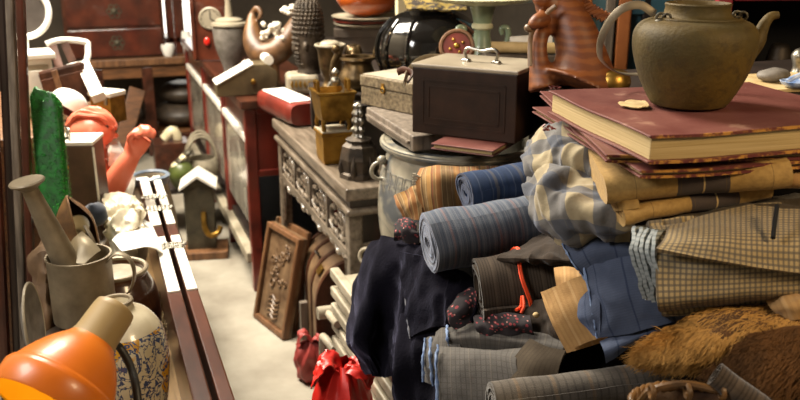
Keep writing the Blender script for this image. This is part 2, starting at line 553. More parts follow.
cloth('big_check', '#a8874f', [('u', .18, .42, '#39353a', .43, .92), ('u', .18, .014, '#c4a874', .22, .8), ('u', .065, .015, '#5c4a30', .35, .7)], c2='#8f7142', sheen=.15, ns=120)
cloth('buff_check', '#a3967a', [('u', .07, .45, '#4c515c', 0, .72), ('v', .07, .42, '#4c515c', .1, .72), ('u', .07, .02, '#6e6a66', .7, .5)], c2='#8f8165', sheen=.25, sheen_tint='#c8d4f0')
s = NT('floral')
vo = s.new('ShaderNodeTexVoronoi'); vo.inputs['Scale'].default_value = 130; s.l.new(s.tc.outputs['UV'], vo.inputs['Vector'])
sx = s.new('ShaderNodeSeparateColor'); s.l.new(vo.outputs['Color'], sx.inputs[0])
m1 = s.math('MULTIPLY', s.math('LESS_THAN', vo.outputs['Distance'], .4), s.math('GREATER_THAN', sx.outputs[0], .45))
m2 = s.math('MULTIPLY', s.math('LESS_THAN', vo.outputs['Distance'], .22), s.math('GREATER_THAN', sx.outputs[1], .5))
s.col(s.mix(m2, s.mix(m1, lin('#1c1418'), lin('#7a2a30')), lin('#a8746c'))); s.set(Roughness=.9)

# porcelain with blue scrolls and yellow patches
s = NT('porcelain')
n1 = s.noise(26, 3, dist=2.2); n2 = s.noise(48, 2, dist=1.2)
sep = s.new('ShaderNodeSeparateXYZ'); s.l.new(s.tc.outputs['Object'], sep.inputs[0])
band = s.math('MULTIPLY', s.math('GREATER_THAN', sep.outputs[2], .02), s.math('LESS_THAN', sep.outputs[2], .262))
blue = s.math('MULTIPLY', s.math('MAXIMUM', s.math('LESS_THAN', s.math('ABSOLUTE', s.math('SUBTRACT', n1, .5)), .035), s.math('GREATER_THAN', n2, .6)), band)
vo = s.new('ShaderNodeTexVoronoi'); vo.inputs['Scale'].default_value = 9; s.l.new(s.tc.outputs['Object'], vo.inputs['Vector'])
yel = s.math('MULTIPLY', s.math('LESS_THAN', vo.outputs['Distance'], .43), band)
c = s.mix(s.ramp(s.noise(14, 4), .3, .7), lin('#cfc4aa'), lin('#b3a88c'))
c = s.mix(s.math('MULTIPLY', yel, s.ramp(s.noise(40, 2), .42, .5)), c, lin('#bd8a24'))
c = s.mix(blue, c, lin('#3b4668'))
s.col(c); s.set(Roughness=.22, Coat_Weight=.4)

# celadon/blue-white fish bowl: grey crackle with cloudy blue scenes
s = NT('bowl_glaze')
n1 = s.noise(7, 5, dist=1.5); n2 = s.noise(20, 4, dist=.8)
c = s.mix(s.ramp(n2, .3, .7), lin('#98917f'), lin('#7f796a'))
c = s.mix(s.math('MULTIPLY', s.ramp(n1, .50, .60), .85), c, lin('#4a5056'))
s.col(c); s.set(Roughness=.3, Coat_Weight=.3)
s = NT('bowl_rim')
c = s.mix(s.ramp(s.noise(20, 4), .3, .7), lin('#968f7e'), lin('#7a7566'))
s.col(c); s.set(Roughness=.35)
# teapot: dusty brown-grey bronze
s = NT('teapot_bronze')
c = s.mix(s.ramp(s.noise(7, 8), .4, .66), lin('#433819'), lin('#604a18'))
c = s.mix(s.math('MULTIPLY', s.ramp(s.noise(55, 6), .5, .66), .55), c, lin('#332813'))
s.col(c); s.set(Roughness=.68, Metallic=.15, Specular_IOR_Level=.35); s.bump(s.noise(120, 5), .4, .003)
# book cloth
s = NT('book_cover')
c = s.mix(s.ramp(s.noise(12, 7), .35, .7), lin('#5e322d'), lin('#744941'))
c = s.mix(s.ramp(s.noise(11, 8, rough=.7), .6, .72), c, lin('#9c7766'))
s.col(c); s.set(Roughness=.42); s.bump(s.noise(40, 5), .2, .003)
s = NT('book_edge')
c = s.mix(s.ramp(s.noise(38, 6, rough=.7), .48, .56), lin('#5a1f1c'), lin('#b07c32'))
s.col(c); s.set(Roughness=.6)
s = NT('pages')
mp = s.new('ShaderNodeMapping'); mp.inputs['Scale'].default_value = (4, 4, 420); s.l.new(s.tc.outputs['Object'], mp.inputs['Vector'])
c = s.mix(s.ramp(s.noise(1, 5, mp.outputs[0]), .3, .7), lin('#bda67a'), lin('#97804f'))
s.col(c); s.set(Roughness=.85); s.bump(s.noise(1, 3, mp.outputs[0]), .3, .002)
# striped animal carving
s = NT('tiger_wood')
wv = s.new('ShaderNodeTexWave', wave_type='BANDS', bands_direction='Z'); wv.inputs['Scale'].default_value = 16; wv.inputs['Distortion'].default_value = 5; wv.inputs['Detail'].default_value = 3
s.l.new(s.tc.outputs['Object'], wv.inputs['Vector'])
s.col(s.mix(s.ramp(wv.outputs['Fac'], .3, .8), lin('#633418'), lin('#78431c'))); s.set(Roughness=.5); s.bump(s.noise(90, 4), .25, .003)
# fur and plush
for nm, a, b2, sc in (('fur_gold', '#b48a4c', '#85602c', 20), ('fur_shaded', '#5e3d1c', '#3e2710', 16)):  # second fur colour is the first with its shade painted in
    mat(nm, a, b2, rough=.7, ns=sc, spec=.25)
mat('fur_skin', '#5a3a18', '#3a230d', rough=.9, ns=16)
mat('plush_green', '#0c6a1a', '#08400f', rough=.5, ns=60, spec=.5)
mat('plush_bright', '#37b030', '#158a18', rough=.4, ns=90, spec=.6)
mat('cloud_wood', '#6a4a2c', '#402a17', rough=.45, ns=14, bump=.3, bs=60)
s = NT('embroidery')
c = s.mix(s.ramp(s.noise(45, 3, dist=1.5), .48, .53), lin('#2b2118'), lin('#86702f')); s.col(c); s.set(Roughness=.8)
s = NT('daylight')
e = s.new('ShaderNodeEmission'); e.inputs['Color'].default_value = (1, .93, .82, 1); e.inputs['Strength'].default_value = 2.2
s.l.new(e.outputs[0], s.o.inputs['Surface'])
# ================================================================== setting
struct('floor', bx((.95, 3.4, -.05), (4.5, 8.4, .1)), 'concrete')
WX0, WX1, WZ0, WZ1 = PY(158, 20, 7.35).x, PY(198, 20, 7.35).x, .45, 2.2
w = nb(); wl, wr = -1.3, 3.2
box(w, ((wl + wr) / 2, 7.35, WZ0 / 2), (wr - wl, .1, WZ0)); box(w, ((wl + wr) / 2, 7.35, (WZ1 + 3.3) / 2), (wr - wl, .1, 3.3 - WZ1))
box(w, ((wl + WX0) / 2, 7.35, (WZ0 + WZ1) / 2), (WX0 - wl, .1, WZ1 - WZ0)); box(w, ((wr + WX1) / 2, 7.35, (WZ0 + WZ1) / 2), (wr - WX1, .1, WZ1 - WZ0))
struct('wall_back', w, 'plaster')
wn = struct('window_1', bx(((WX0 + WX1) / 2, 7.42, (WZ0 + WZ1) / 2), (WX1 - WX0, .03, WZ1 - WZ0)), 'daylight')
fr = nb()
for x in (WX0 + .02, WX1 - .02): box(fr, (x, 7.33, (WZ0 + WZ1) / 2), (.04, .06, WZ1 - WZ0))
for z in (WZ0 + .02, WZ1 - .02): box(fr, ((WX0 + WX1) / 2, 7.33, z), (WX1 - WX0, .06, .04))
fo = obj('window_frame', fr, 'red_brown', wn, smooth=False, world=False)
fo.matrix_parent_inverse = Matrix.Translation(-wn.location)
struct('wall_left', bx((-1.35, 3.4, 1.6), (.1, 8.4, 3.2)), 'pale_plaster')
struct('wall_right', bx((3.15, 3.4, 1.6), (.1, 8.4, 3.2)), 'plaster')
ce = nb()      # ceiling with a long skylight opening
box(ce, (2.0, 3.4, 3.25), (2.4, 8.4, .1)); box(ce, (-.25, .6, 3.25), (2.1, 2.8, .1)); box(ce, (-.25, 6.9, 3.25), (2.1, 1.4, .1)); box(ce, (-1.1, 4.1, 3.25), (.4, 4.2, .1))
struct('ceiling', ce, 'boards')

# ================================================================== tall cabinet beside the camera
a0, a1 = P(40, 400, 2.44), P(25, 0, 2.10)
ax = (a1 - a0).normalized()
a0 = a0 - ax * ((a0.z) / ax.z) + ax * .002
T = thing_axes('tall_cabinet', 'tall dark lacquered cabinet side with long grooved uprights and a metal latch', 'cabinet', a0, RT, ax)
xd = V((1, 0, 0))
# local: x to the aisle, y along depth, z up
obj('panel', bx((-.40, .02, 1.15), (.54, .03, 2.3)), 'grey_wood', T, bevel=.003)
obj('upright', bx((-.011, .0, 1.15), (.022, .02, 2.3)), 'red_lacquer', T, bevel=.006)
obj('upright', bx((-.036, -.002, 1.15), (.022, .022, 2.3)), 'grey_wood', T, bevel=.007)
obj('upright', bx((-.062, .012, 1.15), (.026, .02, 2.3)), 'dark_lacquer', T, bevel=.008)
obj('upright', bx((-.094, .0, 1.15), (.03, .025, 2.3)), 'red_lacquer', T, bevel=.009)
l = nb(); tube(l, [(-.036, -.016, 1.60), (-.03, -.04, 1.58), (-.034, -.042, 1.54), (-.036, -.016, 1.52)], .006, 8, smoothn=14)
box(l, (-.036, -.016, 1.56), (.014, .006, .14)); ring(l, (-.034, -.03, 1.48), .015, .003, (1, .2, 0))
obj('latch', l, 'steel', T)

# ================================================================== open chest along the aisle
T = thing('open_chest', 'long dark red wooden chest standing open with sky sheen painted on rim beside the aisle', 'chest', (0, 0, 0))
obj('bottom', bx((-.02, 1.86, .53), (.31, 2.5, .03)), 'mat_yellow', T, bevel=.003)
obj('plinth', bx((-.015, 1.86, .255), (.32, 2.5, .51)), 'red_brown', T, bevel=.004)
obj('side_wall', bx((.134, 1.86, .6425), (.036, 2.54, .195)), 'red_brown', T, bevel=.004)
obj('side_wall', bx((-.182, 1.86, .6425), (.014, 2.54, .195)), 'red_brown', T, bevel=.004)
obj('end_wall', bx((-.032, 3.115, .6425), (.30, .03, .195)), 'red_brown', T, bevel=.004)
obj('end_wall', bx((-.032, .605, .6425), (.30, .03, .195)), 'red_brown', T, bevel=.004)
lid = obj('lid', bx((.178, 1.86, .615), (.03, 2.54, .25)), 'red_brown', T, bevel=.004)
def on_y(px, py, z): return PZ(px, py, z).y
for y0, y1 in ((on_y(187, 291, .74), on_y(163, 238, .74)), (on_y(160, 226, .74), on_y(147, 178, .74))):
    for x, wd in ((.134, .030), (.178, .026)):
        obj('rim_sheen', bx((x, (y0 + y1) / 2, .7425), (wd, y1 - y0, .006)), 'white_and_sheen', T, bevel=.002)  # white strips paint the sky's reflection on the lacquered rim
def lattice(cx, cy):
    b = nb()
    for i in range(-3, 4):
        for j in (-1, 0, 1):
            if abs(i) == 3 and j: continue
            ring(b, (cx + i * .012, cy + j * .014 + (.007 if i % 2 else 0), .749), .0075, .0022, (0, 0, 1), 10, 5)
    bar(b, (cx - .045, cy, .748), (cx + .045, cy, .748), .004, .003)
    return b
for px, py in ((178, 246), (172, 208)):
    p = PZ(px, py, .745)
    obj('hinge', lattice(.157, p.y), 'silver', T)
p = PZ(168, 201, .745); obj('hinge', lattice(.15, p.y + .05), 'silver', T)

# ------------------------------------------------------------------ desk lamp
ax = (RT * .36 + UPV * .73 + FW * .58).normalized()
mid = P(62, 386, 1.13)
T = thing_axes('desk_lamp', 'orange desk lamp with tan cap and bell shade showing a yellow inside', 'lamp', mid, RT, ax)
r = .078
prof = [(r * .985, -.038), (r * 1.0, -.036), (r * 1.03, -.018), (r * 1.035, -.006), (r * 1.0, .0), (r * .95, .004), (r * .92, .010), (r * .80, .030), (r * .64, .050), (r * .49, .064), (r * .42, .072)]
inn = [(r * .36, .070), (r * .58, .047), (r * .75, .026), (r * .91, -.002), (r * .95, -.036)]
b = nb(); lathe(b, prof[:1] + prof[1:4] + sm(prof[3:], 4)[1:] + [(r * .38, .074)], 64)
sh = obj('shade', b, 'orange_plastic', T, ang=55)
b = nb(); lathe(b, [(0, .066)] + sm(inn, 4) + [(r * .985, -.038)], 64)
obj('shade_lining', b, 'yellow_inner', sh)
b = nb(); lathe(b, [(r * .45, .066), (r * .40, .080), (r * .385, .120), (r * .365, .128), (r * .30, .131), (0, .131)], 48)
obj('cap', b, 'tan_plastic', T, ang=50)
b = nb(); ball(b, (0, 0, .012), (.022, .022, .03)); obj('bulb', b, 'white_and_sheen', T)
b = nb(); q0 = P(112, 345, 1.20)
tube(b, [q0, P(120, 348, 1.215), P(131, 368, 1.21), P(137, 395, 1.19), P(140, 450, 1.18), B(140, 1.14, .60)], .006, 10, smoothn=40)
obj('arm', b, 'black_rubber', T, world=True)
b = nb(); pb = B(140, 1.14, .546); lathe(b, [(0, 0), (.06, 0), (.062, .012), (.05, .03), (.015, .05), (0, .052)], 40, pb)
obj('base', b, 'orange_plastic', T, world=True)

# ------------------------------------------------------------------ porcelain vase
p = B(133, 1.80, .546)
T = thing('porcelain_vase', 'blue and white porcelain vase with yellow flowers on its round body', 'vase', p)
T.scale = (.93, .93, 1.12); T.rotation_euler = (0, 0, 1.9)
b = nb(); lathe(b, [(0, 0), (.058, 0)] + sm([(.062, 0), (.072, .05), (.09, .12), (.099, .19), (.093, .245), (.068, .282), (.039, .298), (.031, .304)], 4) + [(.035, .312), (.030, .314), (.026, .306), (.024, .29), (0, .28)], 64)
obj('body', b, 'porcelain', T)
b = nb(); ring(b, (0, 0, .311), .031, .0045, seg=40); obj('rim', b, 'zinc', T)

# ------------------------------------------------------------------ canister and watering can
p = B(83, 2.0, .546)
b = nb(); lathe(b, [(0, 0), (.068, 0), (.072, .01), (.072, .15), (.068, .174), (.06, .178), (0, .178)], 40, p)
T2 = tag(obj('canister', b, 'dark_stone'), 'dark round canister under the grey watering can', 'canister')
p = B(86, 2.0, .732)
T = thing('watering_can', 'grey zinc watering can with long raised spout and round rose', 'watering can', p, CZ)
b = nb(); R0 = .071
lathe(b, [(0, 0), (R0 * .99, 0), (R0, .004), (R0, .150), (R0 * 1.03, .154), (R0 * 1.03, .158), (R0 * .97, .158), (R0 * .96, .15), (R0 * .95, .02), (0, .018)], 48)
obj('body', b, 'zinc', T)
rows = [[P(62, 258, 1.955), P(72, 240, 1.96), P(82, 231, 1.97)], [P(70, 262, 1.94), P(84, 246, 1.95), P(92, 240, 1.97)], [P(84, 264, 1.935), P(94, 255, 1.95), P(101, 250, 1.97)]]
obj('cover', patch(rows, 16, 16, .003), 'zinc_lit', T, world=True)  # paler zinc carries the light on the cover in its colour
b = nb()
tip = P(28, 186, 1.86); s0 = P(66, 262, 1.95)
tube(b, [s0 + (s0 - tip) * .25, s0, s0.lerp(tip, .5), tip], [.034, .0305, .024, .0165], 24)
sp = obj('spout', b, 'zinc', T, world=True)
b = nb(); d = (tip - s0).normalized(); dd = (d * .75 + V((0, 0, 1)) * .7).normalized()
x = V((1, 0, 0)); y = dd.cross(x).normalized(); x = y.cross(dd)
m = Matrix((x, y, dd)).transposed().to_4x4(); m.translation = tip - dd * .006
lathe(b, [(.014, -.006), (.024, .004), (.037, .012), (.0385, .016), (.036, .019), (0, .021)], 36)
b.transform(m); obj('rose', b, 'zinc', sp, world=True)
b = nb()
hp = [(R0 * .95, -.01, .143), (R0 + .022, -.012, .165), (R0 + .05, -.014, .152), (R0 + .058, -.014, .115), (R0 + .04, -.012, .07), (R0 * .96, -.01, .04)]
tube(b, hp, .009, 10, flat=.3, up=(0, 1, 0), smoothn=36); obj('handle', b, 'zinc', T)

# ------------------------------------------------------------------ scoop with saucer, paper bag
p = B(84, 2.17, .69)
T = thing('grain_scoop', 'copper brown metal scoop standing on end behind the watering can', 'scoop', p, CZ - 15)
rows = [[P(66, 197, 2.10), P(65.5, 196, 2.12), P(67, 195, 2.15), P(69, 196, 2.15), P(71, 198, 2.11)],
        [P(71, 216, 2.07), P(57, 213, 2.12), P(72, 208, 2.20), P(87, 209, 2.18), P(92, 217, 2.11)],
        [P(76, 237, 2.06), P(53, 234, 2.12), P(74, 230, 2.22), P(95, 229, 2.18), P(99, 238, 2.11)],
        [P(80, 260, 2.06), P(55, 260, 2.12), P(76, 254, 2.22), P(98, 255, 2.18), P(102, 262, 2.11)],
        [B(80, 2.08, .70), B(60, 2.12, .70), B(78, 2.22, .70), B(96, 2.18, .70), B(100, 2.12, .70)]]
b = patch(rows, 40, 30, .004, flip=False, amp=.001)
obj('blade', b, 'copper_brown', T, world=True)
b = nb(); tube(b, [(.03, .0, .02), (.062, -.01, .09), (.058, -.01, .17), (.03, 0, .215)], .005, 8, smoothn=20); obj('handle', b, 'zinc', T)
sup = B(84, 2.22, .546)
b = nb(); box(b, (.01, 0, .07), (.12, .12, .14)); b.transform(Matrix.Translation(sup) @ Matrix.Rotation(rad(CZ), 4, 'Z'))
tag(obj('wooden_block', b, 'brown_wood', bevel=.004), 'plain brown wooden block under the copper scoop', 'block')
p = P(79, 226, 2.13)
T = thing_axes('saucer', 'small pale saucer leaning in the mouth of the copper scoop', 'saucer', p, RT, (-FW * .9 + RT * .25 + V((0, 0, .2))))
b = nb(); lathe(b, [(0, 0), (.012, 0), (.024, .006), (.0265, .009), (.0245, .0105), (.013, .005), (0, .004)], 36); obj('dish', b, 'cream_glaze', T)
b = nb(); ring(b, (0, 0, .0095), .0255, .0015); obj('rim', b, 'cream_paint', T)
rows = [[P(46, 228, 2.06), P(55, 232, 2.10), P(60, 238, 2.16)], [P(31, 258, 2.04), P(45, 256, 2.0), P(58, 258, 2.1)], [P(34, 280, 2.02), P(46, 282, 1.98), P(56, 285, 2.05)], [P(28, 312, 2.0), P(45, 318, 1.96), P(58, 322, 2.0)], [P(26, 365, 2.0), P(44, 370, 1.98), P(60, 372, 2.0)]]
tag(obj('paper_bag', patch(rows, 24, 30, .02, amp=.006, scale=22, ridge=.008, rscale=14), 'paper_bag'), 'crumpled brown paper bag squeezed between cabinet and watering can', 'bag')
# plate leaning at the cabinet foot
p = P(27, 326, 1.72)
T = thing_axes('plate', 'grey white plate standing on edge beside the tall cabinet', 'plate', p, (0, 0, 1), (RT * .95 + FW * .25 + V((0, 0, .15))))
b = nb(); lathe(b, [(0, 0), (.05, 0), (.085, .012), (.088, .015), (.083, .016), (.05, .006), (0, .005)], 48); obj('dish', b, 'grey_stone', T)
b = nb(); ring(b, (0, 0, .0145), .0855, .003, seg=48); obj('rim', b, 'cream_paint', T)

# ------------------------------------------------------------------ big brown jar
p = B(125, 2.2, .546)
T = thing('storage_jar', 'squat brown glazed storage jar with wide mouth and pale lid', 'jar', p)
b = nb(); lathe(b, [(0, 0), (.07, 0)] + sm([(.07, 0), (.092, .06), (.101, .13), (.094, .19), (.08, .222), (.074, .232)], 4) + [(.078, .246), (.072, .248), (.067, .238), (.067, .2), (0, .19)], 56)
obj('body', b, 'brown_glaze', T)
b = nb(); ring(b, (0, 0, .245), .0745, .006, seg=48); obj('rim', b, 'zinc', T)
b = nb(); lathe(b, [(0, .225), (.064, .225), (.066, .232), (.06, .236), (0, .238)], 40); obj('lid', b, 'cream_paint', T)
rows = [[P(112, 240, 2.36), P(135, 218, 2.55), P(150, 222, 2.55)], [P(116, 244, 2.3), P(140, 232, 2.4), P(158, 238, 2.42)], [P(122, 250, 2.28), P(148, 246, 2.3), P(163, 252, 2.34)]]
tag(obj('paper_sheet', patch(rows, 16, 12, .003, amp=.004, scale=14), 'white_plastic'), 'white sheet of paper lying over the back of the brown jar', 'paper')
# straw
b = nb()
for i in range(22):
    q = PZ(166 + random.uniform(-4, 6), 322 + random.uniform(-10, 14), .565)
    tube(b, [q + V((random.uniform(-.03, .03), -.03, .0)), q + V((random.uniform(-.01, .01), 0, .02 + random.random() * .02)), q + V((random.uniform(-.03, .03), .05, random.uniform(-.01, .05)))], .0018, 5, smoothn=6)
tag(obj('straw', b, 'straw'), 'wisps of dry straw on the chest floor beside the porcelain vase', 'straw', kind='stuff')

# ------------------------------------------------------------------ plastic bags, brown case, doll
rows = [[P(104, 200, 2.62), P(115, 194, 2.66), P(127, 196, 2.66), P(138, 204, 2.64)],
        [P(104, 208, 2.5), P(116, 204, 2.5), P(130, 206, 2.5), P(143, 212, 2.52)],
        [P(104, 222, 2.45), P(117, 217, 2.43), P(130, 219, 2.42), P(143, 224, 2.46)],
        [P(106, 240, 2.45), P(118, 236, 2.42), P(132, 236, 2.42), P(145, 240, 2.46)],
        [B(108, 2.42, .6), B(120, 2.4, .58), B(133, 2.4, .58), B(146, 2.44, .6)]]
tag(obj('plastic_bag', patch(rows, 60, 50, .006, amp=.008, scale=26, ridge=.016, rscale=19, seed=3), 'crumpled_white'), 'crumpled creamy white plastic bags behind the brown jar', 'plastic bag')
p = B(83, 2.62, .69)
T = thing('leather_case', 'dark brown upright case with light painted on top and small gold emblem beside green plush', 'case', p, CZ + 4)
wd = S(42, 2.55)
obj('body', bx((0, .05, .15), (wd, .12, .30)), 'case_brown', T, bevel=.004)
obj('top', bx((0, .05, .306), (wd + .006, .126, .012)), 'white_paint', T, bevel=.003)  # white colour paints the light falling on the case top
b = nb(); ring(b, (-.02, -.012, .235), .006, .002, (0, 1, 0), 14, 6); ball(b, (-.02, -.011, .235), (.003, .002, .008), 10); obj('emblem', b, 'gold_leaf', T)
b = nb(); ring(b, (-.035, .03, .335), .022, .003, (.2, 1, .1), 20, 6); ring(b, (-.012, .02, .33), .018, .003, (1, .6, 0), 20, 6); ball(b, (-.03, .03, .317), (.018, .01, .006), 12); obj('handle', b, 'steel', T)
obj('edge_light', bx((wd / 2 + .001, -.008, .2), (.006, .006, .19)), 'white_paint', T, bevel=.001)  # white strip paints the lit edge of the case
b = nb(); box(b, (.01, .05, .07), (.13, .14, .14)); b.transform(Matrix.Translation(B(83, 2.62, .546)) @ Matrix.Rotation(rad(CZ + 4), 4, 'Z'))
tag(obj('wooden_box', b, 'white_paint', bevel=.004), 'white wooden box under the upright brown case', 'box')
b = nb(); ball(b, P(95, 214, 2.42), (.034, .03, .034), 24); wrinkle(b, .008, 40, 2)
for v in b.verts:
    pass
tag(obj('pouch', b, 'navy_cloth'), 'small dark navy cloth pouch below the upright brown case', 'pouch')
b = nb(); box(b, (0, 0, .06), (.06, .05, .125)); b.transform(Matrix.Translation(B(95, 2.42, .546)) @ Matrix.Rotation(rad(CZ), 4, 'Z'))
tag(obj('tin_canister', b, 'zinc_dark', bevel=.006), 'dull narrow tin under the navy pouch', 'tin')

# coral doll
def doll():
    T = thing('baby_doll', 'coral plastic baby doll raising one fist above the white bags', 'doll', B(92, 2.86, .60), CZ)
    b = nb()
    def W(px, py, t): return P(px, py, t)
    ball(b, W(92, 132, 2.86), (.073, .078, .065), 28)
    ball(b, W(100, 188, 2.9), (.065, .06, .11), 24)                       # trunk
    tube(b, [W(97, 160, 2.88), W(96, 150, 2.88)], [.04, .045], 16)           # neck
    tube(b, [W(103, 196, 2.84), W(113, 186, 2.80), W(124, 168, 2.78), W(134, 152, 2.78)], [.046, .043, .036, .026], 18, smoothn=12)
    # fist: palm, four curled fingers and thumb
    tube(b, [W(132, 155, 2.78), W(137, 145, 2.78), W(143, 136, 2.78)], [.028, .036, .034], 16, smoothn=8)
    for i, (dx, dy, L_) in enumerate(((-5, -1, .9), (-1, -3, 1.05), (3, -3, 1.0), (7, -1, .8))):
        q = W(141 + dx * 1.25, 137 + dy * 1.2, 2.755)
        tube(b, [q, q + (UPV * .018 + RT * .009 - FW * .010) * L_, q + (UPV * .006 + RT * .022 - FW * .026) * L_, q + (-UPV * .012 + RT * .014 - FW * .03) * L_], [.0115, .0115, .011, .009], 10, smoothn=8)
    tube(b, [W(132, 147, 2.755), W(130, 138, 2.735), W(135, 132, 2.73)], [.012, .0115, .009], 10, smoothn=8)
    # other arm, legs
    tube(b, [W(84, 165, 2.88), W(74, 182, 2.86), W(70, 200, 2.82)], [.034, .03, .022], 14)
    tube(b, [W(94, 215, 2.9), W(88, 232, 2.86), W(86, 240, 2.78)], [.05, .042, .03], 14)
    tube(b, [W(106, 215, 2.9), W(112, 232, 2.86), W(112, 240, 2.80)], [.05, .042, .03], 14)
    # face: nose, ears
    hc = W(92, 132, 2.86)
    ball(b, hc + RT * .073 + FW * .02 + UPV * -.01, .011, 12)
    ball(b, hc + RT * .02 - FW * .062 - UPV * .01, (.012, .016, .018), 12)
    obj('body', b, 'coral', T, remesh=.0042, world=True)
    b = nb()
    for k in range(9):                                                    # moulded waves of hair
        a0_ = -.9 + k * .22; pts = []
        for i in range(11):
            th_ = -1.3 + 2.6 * i / 10
            dr = (UPV * math.cos(th_) * math.cos(a0_) + RT * math.sin(th_) - FW * math.sin(a0_) * math.cos(th_)).normalized()
            pts.append(hc + dr * (.077 + .004 * math.sin(i * 1.7 + k)))
        tube(b, pts, .0085, 8, smoothn=24)
    obj('hair', b, 'coral', T, world=True)
    b = nb(); ball(b, hc + RT * .062 + FW * .038 + UPV * .018, .008, 10); ball(b, hc + RT * .06 - FW * .03 + UPV * .016, .008, 10)
    obj('eyes', b, 'black_glaze', T, world=True)
    rows = [[W(108, 140, 2.86), W(118, 140, 2.9), W(124, 148, 2.92)], [W(110, 152, 2.82), W(120, 154, 2.86), W(126, 158, 2.9)], [W(108, 166, 2.84), W(116, 168, 2.84), W(122, 172, 2.88)]]
    obj('shirt', patch(rows, 14, 14, .012, amp=.006, scale=20), 'white_plastic', T, world=True)
    rows = [[W(116, 178, 2.86), W(126, 172, 2.86), W(136, 178, 2.88)], [W(114, 196, 2.82), W(126, 194, 2.82), W(132, 196, 2.86)], [W(112, 214, 2.8), W(124, 216, 2.8), W(130, 214, 2.84)]]
    obj('skirt', patch(rows, 14, 14, .012, amp=.008, scale=24), 'white_plastic', T, world=True)
doll()

# green plush slab
def plush():
    T = thing('plush_bolster', 'bright green plush bolster leaning upright against the tall cabinet', 'bolster', B(60, 2.26, .548), CZ)
    top, bot = P(45, 91, 2.24), B(67, 2.28, .56)
    axv = (top - bot).normalized(); sx_ = (RT - axv * RT.dot(axv)).normalized(); dp = axv.cross(sx_)
    b = nb(); L_ = (top - bot).length; w2, d2 = .038, .018
    secs = []
    for i in range(30):
        f = i / 29; k = 1 if f < .965 else max(.6, math.sqrt(max(.05, 1 - ((f - .965) / .045) ** 2)))
        c = bot + axv * L_ * f
        secs.append([b.verts.new(c + sx_ * w2 * k * (abs(math.cos(a)) ** .4) * (1 if math.cos(a) > 0 else -1) + axv * (-.35 * w2 * max(0, f - .8) * 5 * math.cos(a)) + dp * d2 * k * (abs(math.sin(a)) ** .4) * (1 if math.sin(a) > 0 else -1)) for a in [2 * PI * j / 20 for j in range(20)]])
    for A_, B_ in zip(secs, secs[1:]):
        for j in range(20): b.faces.new((A_[j], A_[(j + 1) % 20], B_[(j + 1) % 20], B_[j]))
    b.faces.new(secs[0][::-1]); b.faces.new(secs[-1])
    pts = [(v.co.copy(), (v.co - (bot + axv * (v.co - bot).dot(axv))).normalized()) for sc_ in secs for v in sc_]
    obj('core', b, 'plush_green', T, world=True)
    b = nb(); rng = random.Random(5)
    for i in range(5200):
        k = rng.randrange(len(secs) - 1) * 20 + rng.randrange(20)
        p, n = pts[k]; p2, n2 = pts[k + 20 if k + 20 < len(pts) else k]; p3 = pts[k - k % 20 + (k + 1) % 20][0]
        f, g = rng.random(), rng.random()
        q = p.lerp(p2, f); q = q + (p3 - p) * g; nn = (n + V((rng.uniform(-.6, .6), rng.uniform(-.6, .6), rng.uniform(-.6, .6)))).normalized()
        s_ = nn.cross(axv).normalized() * .0014
        a_, b_, c_ = b.verts.new(q - s_), b.verts.new(q + s_), b.verts.new(q + nn * .008)
        b.faces.new((a_, b_, c_))
    o = obj('pile', b, 'plush_bright', T, world=True); o['kind'] = 'stuff'
plush()

# small jar with tag, figurine
p = B(153, 2.86, .546)
p = B(158, 3.2, .415)
T = thing('tagged_jar', 'pale jar with blue grey rim and a paper tag standing just beyond the chest end', 'jar', p)
T.scale = (1.13, 1.13, 1.13); TM[T.name] = TM[T.name] @ Matrix.Scale(1.13, 4)
b = nb(); lathe(b, [(0, 0), (.05, 0)] + sm([(.05, 0), (.07, .07), (.072, .15), (.062, .22), (.052, .265), (.055, .29)], 4) + [(.058, .295), (.052, .297), (.047, .285), (.046, .22), (0, .21)], 44); obj('body', b, 'cream_paint', T)
b = nb(); lathe(b, [(.0535, .268), (.058, .28), (.062, .295), (.055, .30), (.049, .294), (.049, .28)], 44); obj('rim', b, 'blue_grey', T)
tg = obj('tag', bx(P(158, 190, 3.10), (.024, .004, .06), (rad(-18), rad(22), rad(CZ))), 'white_and_sheen', T, bevel=.001, world=True)
b = nb()
for i in range(5):
    q = P(157 + i % 2 * 3, 186 + i * 2.0, 3.09); bar(b, q, q + RT * .012 + UPV * (.004 if i % 2 else -.003), .002, .002)
obj('writing', b, 'ink', tg, world=True).matrix_parent_inverse = Matrix()
b = nb(); box(b, (.165, 3.36, .207), (.21, .40, .413)); tag(obj('wooden_stand', b, 'dark_wood', bevel=.004), 'dark wooden stand under the tagged jar and the figurine', 'stand')
p = B(143, 3.36, .415)
T = thing('figurine', 'small carved figurine with round head standing behind the tagged jar', 'figurine', p)
b = nb(); lathe(b, sm([(.03, 0), (.034, .06), (.022, .13), (.028, .2), (.014, .235), (.02, .26), (.02, .285), (.001, .30)], 5), 24); obj('body', b, 'mid_wood', T)
b = nb(); ball(b, (0, 0, .277), .022, 16); obj('head', b, 'cream_glaze', T)

